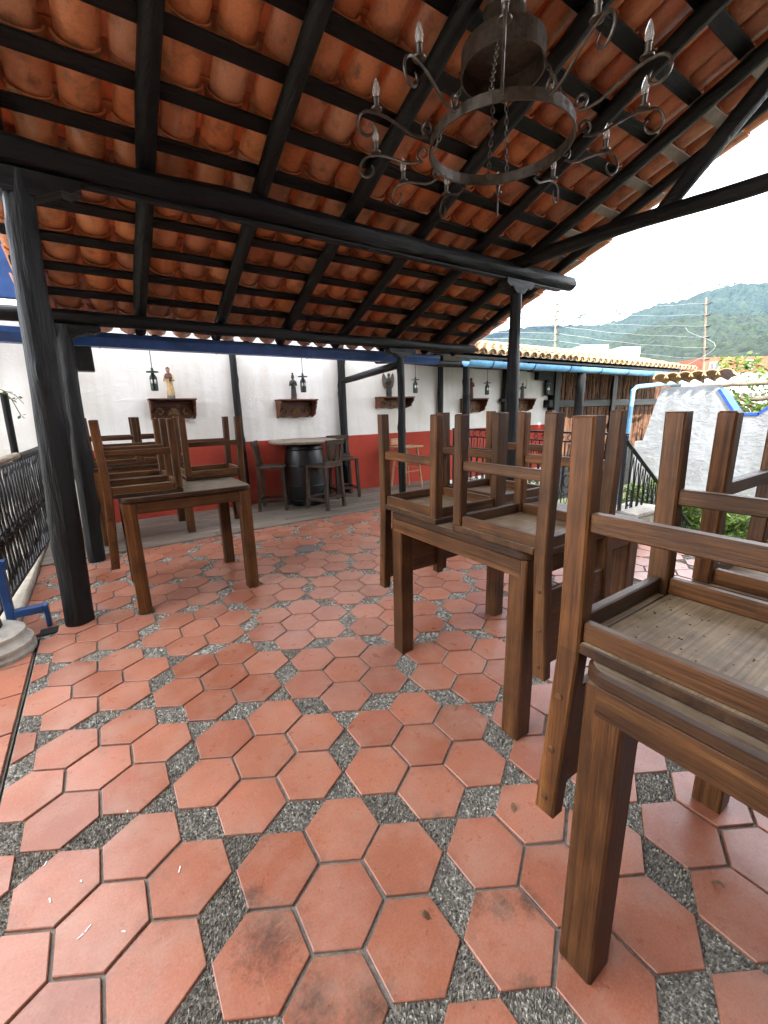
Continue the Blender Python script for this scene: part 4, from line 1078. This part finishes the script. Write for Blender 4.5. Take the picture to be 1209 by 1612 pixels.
# left stick railing
lf = empty('stick_railing', (-.60, 4.0, 0), 'black railing of crooked twig shaped bars at left edge', 'railing')
lo = -Vector(lf.location)
def lpart(mb, name, mt=IRON, sm=True): o = mb.build(name, mt, lf, sm); o.location = lo; return o
def lx(y): return -.665 + .062 * (y - 3.15)
wobm = MB(); hewn(wobm, (lx(3.15), 3.15, .955), (lx(4.62), 4.62, .955), .028, 10, .006, 3); lpart(wobm, 'top_rail', GREYWOOD)
wobm = MB(); hewn(wobm, (lx(4.64), 4.64, .95), (lx(5.85), 5.85, .95), .028, 10, .006, 5); lpart(wobm, 'top_rail', TIM[1])
lpart(MB().tube([(lx(3.15), 3.15, .10), (lx(5.85), 5.85, .10)], .013, 8), 'bottom_rail')
for zc in (.44, .50, .92): lpart(MB().tube([(lx(3.15), 3.15, zc), (lx(5.85), 5.85, zc)], .009, 6), 'middle_rail')
for k in range(58):
    y = 3.18 + 2.65 * k / 57; s = 1 if k % 2 else -1
    pts = []
    for i in range(11):
        q = i / 10; pts.append((lx(y) + .008 * s + .008 * noise.noise(Vector((k, q * 4, 1))), y + s * .040 * math.sin(PI * q * 2.0) + .014 * noise.noise(Vector((k * 2.1, q * 5, 8))), .105 + .82 * q))
    lpart(MB().tube(pts, [.0085 * (1 + .4 * noise.noise(Vector((k, i * .8, 4)))) for i in range(11)], 6), 'twig_bar')
for k in range(20):
    y = 3.22 + 2.5 * k / 19; lpart(MB().ball((lx(y), y, .47), .022, 8), 'knot_boss')
cb = empty('stone_column', (-.665, 2.93, -.006), 'black post on a round white moulded stone base at left edge', 'column')
MB().lathe([(.205, 0), (.205, .02), (.19, .035), (.20, .05), (.20, .065), (.175, .085), (.165, .10), (.172, .112), (.172, .125), (.14, .145), (.12, .155)], 32).build('base', STONEW, cb, True)
wobm = MB(); wobble_tube(wobm, (0, 0, .15), (-.22, .05, 2.9), .082, 14, 18, .008, 8); wobm.build('shaft', TIM[2], cb, True)
bf = empty('blue_steel_bracket', (-.53, 3.16, 0), 'blue painted steel frame foot beside the stone column base', 'bracket')
MB().cbox((-.075, -.02, .015), (-.035, .03, .40), .003).build('upright', BLUE, bf)
MB().cbox((-.0345, -.02, .10), (.10, .03, .145), .003).build('foot_bar', BLUE, bf)
MB().cbox((.101, -.02, .0), (.125, .03, .145), .003).build('end_plate', BLUE, bf)
MB().cbox((-.20, -.021, .4005), (-.02, .031, .46), .003).build('upper_plate', BLUE, bf)
tag(MB().cbox((-.46, 3.03, -.004), (-.37, 3.12, .003), .001).build('drain_hole', plain('drain_dark', (.004, .004, .004), .9)), 'small dark drain hole at the floor edge by the posts', 'drain')
wobm = MB(); wobble_tube(wobm, (-.72, 5.3, -.95), (-.655, 5.3, 1.49), .03, 10, 10, .004, 2)
lp2 = tag(wobm.build('garden_pole', TIM[2], None, True), 'dark slanting pole behind the twig railing at left', 'pole')
vn = empty('vine', (-.65, 5.22, 1.45), 'thin green vine sprig on the dark slanting pole', 'vine')
MB().tube([(-.08, 0, .10), (0, 0, .06), (.05, 0, -.02), (.09, 0, -.16)], .004, 5).build('stem', DRY, vn)
MB().tube([(0, 0, .06), (.08, 0, .02), (.13, 0, -.06)], .003, 5).build('stem', DRY, vn)
def leaf(mb, c, L, W):
    d = Vector((rnd(-1, 1), rnd(-1, 1), rnd(-.9, .5))).normalized(); s = d.orthogonal().normalized(); s.rotate(Matrix.Rotation(rnd(0, 6.28), 3, d)); n_ = d.cross(s)
    c = Vector(c); t = random.random(); mb.col = (t, t, t)
    mb.add([c, c + d * L * .5 + s * W + n_ * W * .3, c + d * L, c + d * L * .5 - s * W + n_ * W * .3], [(0, 1, 2), (0, 2, 3)])
for c in ((.05, 0, -.02), (.09, 0, -.16), (.03, 0, .05), (.10, 0, .0), (-.03, 0, .08)):
    mb = MB()
    for _ in range(3): leaf(mb, c, .05, .014)
    mb.build('leaf', LEAF, vn, fix=False)
bp = tag(MB().cbox((-2.2, 5.40, 2.33), (-.355, 5.46, 3.05), .01).build('blue_board', BLUE), 'dark blue painted board glimpsed left of the crooked post', 'board')

# ------------------------------------------------------------------ right garden wall
GX = 9.0
gw = empty('garden_wall', (GX, 2.5, -.95), 'rough white garden wall with stepped blue trimmed top at right', 'wall')
go = -Vector(gw.location)
def gpart(mb, name, mt, sm=False): o = mb.build(name, mt, gw, sm); o.location = go; return o
low = [(4.35, -.97), (-3.5, -.97), (-3.5, .54), (4.35, .54)]
gpart(MB().prism(low, lambda u, v, w_: (GX + .34 * w_, u, v)), 'lower_wall', ROUGHW)
upp = [(4.22, .545), (-3.5, .545), (-3.5, 1.5), (2.05, 1.5), (2.37, 1.16), (2.47, 1.07), (2.80, 1.07), (2.83, 1.13), (3.09, 1.50), (3.15, 1.56), (3.95, 1.56), (4.02, 1.44)]
gpart(MB().prism(upp, lambda u, v, w_: (GX + .02 + .30 * w_, u, v)), 'upper_wall', ROUGHW)
for (a, b) in (((2.05, 1.5), (2.37, 1.16)), ((2.37, 1.16), (2.47, 1.07)), ((2.47, 1.07), (2.80, 1.07)), ((2.80, 1.07), (3.09, 1.50))):
    d = Vector((b[0] - a[0], b[1] - a[1])); n_ = Vector((-d.y, d.x)).normalized() * .085
    if n_.y < 0: n_ = -n_
    gpart(MB().prism([a, b, (b[0] + n_.x * .5, b[1] + n_.y * .5), (a[0] + n_.x * .5, a[1] + n_.y * .5)], lambda u, v, w_: (GX + .006 + .33 * w_, u, v - .03)), 'blue_trim', TRIMB)
for k in range(6):
    M = Matrix.Translation((GX + .42, 2.98 + k * .2, 1.625)) @ Matrix.Rotation(PI / 2, 4, 'Z') @ Matrix.Rotation(R_(10), 4, 'X')
    mb = MB(); barrel_tile(mb, .55, .10, .115, .075, .014, 1, 0.0, M); gpart(mb, 'cap_tile', SUNTILE, True)
# electric fence poles and wires
def fence_pole(label, base, top):
    e = empty('fence_pole', base, label, 'pole', 'electric fence poles'); d = Vector(top) - Vector(base)
    MB().tube([(0, 0, 0), d], [.022, .016], 8).build('shaft', GREYWOOD, e, True)
    pts = []
    for k in range(6):
        c = d * (.28 + .13 * k)
        MB().lathe([(.008, -.03), (.022, -.02), (.012, 0), (.022, .02), (.008, .03)], 8, Matrix.Translation(c + Vector((0, -.05, 0))) @ Matrix.Rotation(PI / 2, 4, 'X')).build('insulator', BLACKP, e, True)
        MB().tube([c + Vector((0, .05, 0)), c + Vector((0, -.10, .01))], .006, 5).build('crossarm', IRON, e)
        pts.append(Vector(base) + c + Vector((0, -.08, 0)))
    return pts
w1 = fence_pole('weathered fence pole with insulators on the tile capped wall', (9.12, 3.36, 1.60), (9.12, 3.50, 3.03))
w2 = fence_pole('thin fence pole standing on the porch roof', (8.02, 5.65, pz(5.65) + .02), (7.96, 5.65, 3.30))
names = ('lowest', 'second lowest', 'third lowest', 'third highest', 'second highest', 'topmost')
for k in range(6):
    a, b = w1[k], w2[k]; c = b + (b - a) * 1.1 + Vector((-4.0, 1.2, -.1))
    pts = [a + (b - a) * (i / 14) + Vector((0, 0, -.05 * math.sin(PI * i / 14) + .007 * math.sin(i * 1.7 + k))) for i in range(15)] + [b + (c - b) * (i / 8) + Vector((0, 0, -.05 * math.sin(PI * i / 8) + .02 * math.sin(i * 2 + k))) for i in range(1, 9)]
    tag(MB().tube(pts, .0019, 5).build('fence_wire', WIRE), names[k] + ' of the six fence wires strung between the poles', 'wire', 'fence wires')
pts = [Vector((9.1, 3.38, 1.62)) + Vector((-.05, .25 * math.sin(t * 1.3) + .1, t * .16)) for t in [q * .4 for q in range(16)]]
tag(MB().tube(pts, .0022, 6).build('loose_cable', WIRE), 'white looping cable beside the right fence pole', 'cable')
# rails beyond the notch
for k, z in enumerate((1.32, 1.62)):
    mb = MB(); p = along(1130, 640, 13); wobble_tube(mb, (11.2, 4.2, z), (11.6, 0.0, z + .03), .055, 10, 12, .01, k)
    tag(mb.build('wooden_rail', GREYWOOD, None, True), ('lower', 'upper')[k] + ' grey wooden rail beyond the blue notched wall', 'rail', 'wooden rails')
# leafy branches at the right edge
tr = empty('leafy_tree', (11.2, 2.62, -.97), 'light green leafy tree behind the notched wall at right edge', 'tree')
MB().tube([(0, 0, 0), (.05, .05, 1.3), (-.05, .0, 2.2), (.1, -.2, 3.0)], [.10, .085, .06, .03], 10).build('trunk', LOGW, tr, True)
limbs = MB(); cr_ = MB(); spots = []
for k in range(11):
    a = 2 * PI * k / 11 + rnd(-.2, .2); L = rnd(.9, 1.7); z0 = rnd(1.4, 2.6)
    p = Vector((0, 0, z0)); q = Vector((math.cos(a) * L, math.sin(a) * L, z0 + rnd(.1, .9))); md = (p + q) / 2 + Vector((0, 0, .15))
    limbs.tube([p, md, q], [.03, .02, .008], 6)
    for t in range(14): 
        u = rnd(.35, 1.05); spots.append(p + (q - p) * u + Vector((rnd(-.25, .25), rnd(-.25, .25), rnd(-.2, .25))))
limbs.build('limbs', LOGW, tr, True)
for c in spots:
    for _ in range(13): leaf(cr_, c + Vector((rnd(-.13, .13), rnd(-.13, .13), rnd(-.12, .12))), rnd(.09, .16), rnd(.022, .036))
cr_.build('crown', LEAF, tr, fix=False)
for lb, bx, by, bw, bh in (('tall grass clump against the white wall behind the stair rail', 8.6, 3.75, .55, .85), ('green weeds against the white wall right of the stair rail', 8.7, 2.75, .5, .75)):
    e = empty('garden_bush', (bx, by, -.97), lb, 'bush', 'garden bushes'); mb = MB()
    for _ in range(1500):
        v = Vector((rnd(-1, 1), rnd(-1, 1), rnd(0, 1)))
        leaf(mb, (v.x * .28, v.y * bw, v.z ** 1.3 * bh * (1 - .3 * abs(v.y))), rnd(.10, .2), rnd(.01, .02))
    mb.build('foliage', LEAF, e, fix=False); MB().tube([(0, 0, 0), (.02, 0, .4)], [.02, .008], 6).build('stem', LOGW, e)
bsh = empty('garden_bush', (6.9, 1.75, -.97), 'low green bush behind the heart shaped railing', 'bush')
mb = MB()
for _ in range(900):
    v = Vector((rnd(-1, 1), rnd(-1, 1), rnd(-.2, 1)))
    if v.length > 1: continue
    leaf(mb, (v.x * .45, v.y * .4, .10 + v.z * .5), rnd(.07, .13), rnd(.015, .03))
mb.build('foliage', LEAF, bsh, fix=False)
MB().tube([(0, 0, 0), (.02, 0, .35)], [.03, .012], 6).build('stem', LOGW, bsh)

# ------------------------------------------------------------------ far houses
def house(label, px0, px1, pyt, pyb, t, mt, roofm=None, wins=(), depth=8):
    a, b = along(px0, pyb, t), along(px1, pyb, t); zt = along((px0 + px1) / 2, pyt, t).z
    d = (b - a); d.z = 0; wv = d.length; c = (a + b) / 2; ang = math.atan2(d.y, d.x)
    e = empty('far_house', (c.x, c.y, -.97), label, 'house', 'houses beyond the wall', ang); H = zt + .97
    MB().cbox((-wv / 2, 0, 0), (wv / 2, depth, H), .02).build('wall', mt, e)
    if roofm:
        MB().prism([(-.4, H), (depth + .4, H), (depth + .3, H + .12), (depth / 2, H + 1.6), (-.4, H + .12)], lambda u, v, w_: (-wv / 2 - .3 + (wv + .6) * w_, u, v)).build('roof', roofm, e)
    for (u0, u1, v0, v1) in wins:
        x0, x1 = -wv / 2 + wv * u0, -wv / 2 + wv * u1
        f = MB().cbox((x0, -.06, H * v0), (x1, -.005, H * v1), .01).build('window', HOUSEW, e)
        n = 2
        for q in range(n): MB().cbox((x0 + (x1 - x0) * (q + .12) / n, -.075, H * v0 + .06), (x0 + (x1 - x0) * (q + .88) / n, -.061, H * v1 - .06), .004).build('pane', WINDOW, f)
    return e
house('left of the two plain white blocks above the porch roof', 909, 949, 546, 640, 38, HOUSEW)
house('right of the two plain white blocks above the porch roof', 968, 998, 549, 640, 42, HOUSEW)
house('pale house with rows of small windows behind the notched wall', 1040, 1330, 588, 690, 30, HOUSEW, None, [(.36 + .07 * k, .415 + .07 * k, .60, .70) for k in range(5)] + [(.38 + .07 * k, .43 + .07 * k, .42, .52) for k in range(5)], 10)
house('long orange brick house with dark opening below the mountain', 1094, 1420, 562, 660, 46, ORANGE, None, [(.03, .075, .80, .93), (.20, .235, .82, .95), (.33, .36, .82, .95)], 12)

# ------------------------------------------------------------------ mountains
def interp(tab, x):
    if x <= tab[0][0]: return tab[0][1]
    for (a, b), (c, d) in zip(tab, tab[1:]):
        if x <= c: t = (x - a) / (c - a); t = t * t * (3 - 2 * t) * .4 + t * .6; return b + (d - b) * t
    return tab[-1][1]
def mountain(name, label_kind, sil, D, near, mt, nx, ny, amp, seed, px0, px1):
    mb = MB(); vs = []; fs = []
    for i in range(nx + 1):
        px = px0 + (px1 - px0) * i / nx
        r = along(px, 641, 1.0) - Vector((0, 0, CAM_H)); r.z = 0; r.normalize()
        pyt = interp(sil, px); tp = along(px, pyt, 1.0) - Vector((0, 0, CAM_H)); elev = tp.z / math.hypot(tp.x, tp.y)
        hz = D * elev
        for j in range(ny + 1):
            v = j / ny; dist = near + (D - near) * min(v / .8, 1) + (D * .25) * max(0, (v - .8) / .2)
            k = min(v / .8, 1); hh = hz * (k ** 1.25) if v <= .8 else hz * (1 - .5 * (v - .8) / .2)
            p = Vector((r.x * dist, r.y * dist, 0)); q = p / D
            g = noise.fractal(Vector((q.x * 7 + seed, q.y * 7, seed)), 1.0, 2.0, 5)
            gul = abs(noise.noise(Vector((q.x * 16 + seed, q.y * 16, 3.3))))
            fine = noise.noise(Vector((p.x * .07, p.y * .07, seed))) + .6 * noise.noise(Vector((p.x * .19, p.y * .19, seed + 4)))
            hh += hz * k * (1 - k * .75) * (.30 * g - .22 * gul) + fine * amp * min(1, k * 3)
            vs.append((p.x, p.y, max(-.9, hh) if j else -.9))
    for i in range(nx):
        for j in range(ny): a = i * (ny + 1) + j; fs.append((a, a + ny + 1, a + ny + 2, a + 1))
    mb.add(vs, fs); return tag(mb.build(name, mt, None, 'full'), kind='structure')
mountain('hill', '', [(600, 585), (760, 580), (900, 556), (950, 534), (1000, 512), (1050, 496), (1100, 487), (1150, 492), (1209, 500), (1400, 520), (1700, 540)], 1900, 700, FOREST, 300, 150, 9, 2.0, 700, 1700)
mountain('foothill', '', [(900, 600), (1000, 578), (1060, 562), (1110, 545), (1160, 528), (1209, 512), (1400, 480), (1700, 500)], 900, 420, FOREST, 240, 110, 6, 8.0, 900, 1700)
mountain('far_mountain', '', [(300, 590), (600, 560), (740, 530), (830, 512), (900, 512), (960, 506), (1020, 478), (1080, 462), (1209, 452), (1400, 440)], 4600, 2200, FOREST, 240, 100, 22, 5.0, 500, 1400)

# ------------------------------------------------------------------ small debris
deb = [('dry curled leaf lying on the tile left of the right table leg', 670, 1443), ('dry leaf on the tile below the middle table leg', 716, 1115), ('dry leaf near the hanging chair back at right', 808, 1273),
       ('dry leaf on the tile right of the nearest table leg', 1128, 1392)]
for lb, px, py in deb:
    x, y = floor_pt(px, py); mb = MB(); a = rnd(0, 6); n = 6; vs = []
    for i in range(n + 1):
        t = i / n; wv = .007 * math.sin(PI * t) + .0006
        for s in (-1, 1):
            u, v = (t - .5) * .035, s * wv; vs.append((u * math.cos(a) - v * math.sin(a), u * math.sin(a) + v * math.cos(a), .004 + .006 * math.sin(t * 5) + abs(s) * .002 * (s > 0)))
    mb.add(vs, [(2*i, 2*i+1, 2*i+3, 2*i+2) for i in range(n)]); o = mb.build('dry_leaf', DRY); o.location = (x, y, 0); tag(o, lb, 'leaf', 'fallen leaves')
for k, (px, py) in enumerate(((139, 1462), (127, 1475), (195, 1467), (128, 1388), (283, 1369), (79, 1418), (201, 1278), (72, 1360))):
    x, y = floor_pt(px, py); o = MB().cbox((-.009, -.0018, 0), (.009, .0018, .002), .0006).build('petal', PETAL); o.location = (x, y, .001); o.rotation_euler = (0, 0, rnd(0, 3)); o.scale = (rnd(.5, 1), 1, 1)
    tag(o, 'tiny white petal scrap on the tiles at lower left', 'petal', 'white petal scraps')

# crumbs of dirt in the upturned seat nearest the camera
cm = MB()
for _ in range(70):
    u = random.random(); x = .775 + rnd(.01, .33); y = .06 + rnd(0, .36) * (1 if u > .5 else .999); r = rnd(.0008, .0024)
    cm.ball((x, y, TH + .0265), r, 6, (1, rnd(.6, 1.5), .6))
tag(cm.build('dirt_crumbs', DRY, None), 'dark crumbs scattered in the nearest upturned seat', 'crumbs', kind='stuff')

# ------------------------------------------------------------------ clouds resting on the ridges
CLOUDM = plain('cloud_white', (0.9, 0.9, 0.92), 1.0, 0, 0.02, 1, 0, 0.0)
ico_v, ico_f = [], []
_b = bmesh.new(); bmesh.ops.create_icosphere(_b, subdivisions=2, radius=1.0); ico_v = [v.co.copy() for v in _b.verts]; ico_f = [tuple(v.index for v in f.verts) for f in _b.faces]; _b.free()
def cloud(label, pts, D, size, n, sy):
    mb = MB(); o0 = along(*pts[len(pts) // 2], D)
    for _ in range(n):
        i = random.randrange(len(pts) - 1); t = random.random(); px = pts[i][0] + (pts[i+1][0] - pts[i][0]) * t; py = pts[i][1] + (pts[i+1][1] - pts[i][1]) * t
        g = abs(random.gauss(0, 1)); c = along(px + rnd(-8, 8), py - sy * .6 + random.gauss(0, sy * .5), D * rnd(.97, 1.03)) - o0; r = size * rnd(.25, 1.0) * (1 if random.random() > .4 else .4); q = rnd(0, 100)
        mb.add([c + v * (r * (1 + .35 * noise.noise(v * 2.2 + Vector((q, 0, 0))))) * 1.0 for v in ico_v], ico_f)
    o = mb.build('cloud', CLOUDM, None, 'full', fix=False); o.location = o0
    return tag(o, label, 'cloud', 'clouds on the mountains', 'stuff')
cloud('low white cloud bank hiding the top of the far blue mountain', [(780, 500), (830, 496), (880, 502), (930, 492), (975, 486), (1010, 468)], 3900, 36, 420, 9)
cloud('white cloud covering the summit above the right fence pole', [(1000, 464), (1050, 450), (1100, 442), (1160, 444), (1240, 432)], 3900, 36, 380, 8)

# ------------------------------------------------------------------ valley haze
hz_m = bpy.data.materials.new('haze'); hz_m.use_nodes = True; hn = hz_m.node_tree; hn.nodes.clear()
ho = hn.nodes.new('ShaderNodeOutputMaterial'); hv = hn.nodes.new('ShaderNodeVolumePrincipled')
hv.inputs['Color'].default_value = (0.16, 0.42, 1.0, 1); hv.inputs['Density'].default_value = HAZE; hv.inputs['Anisotropy'].default_value = 0.2
hn.links.new(hv.outputs[0], ho.inputs['Volume'])
tag(MB().box((-700, -700, -2.0), (7600, 7600, 1500)).build('haze', hz_m), kind='stuff')
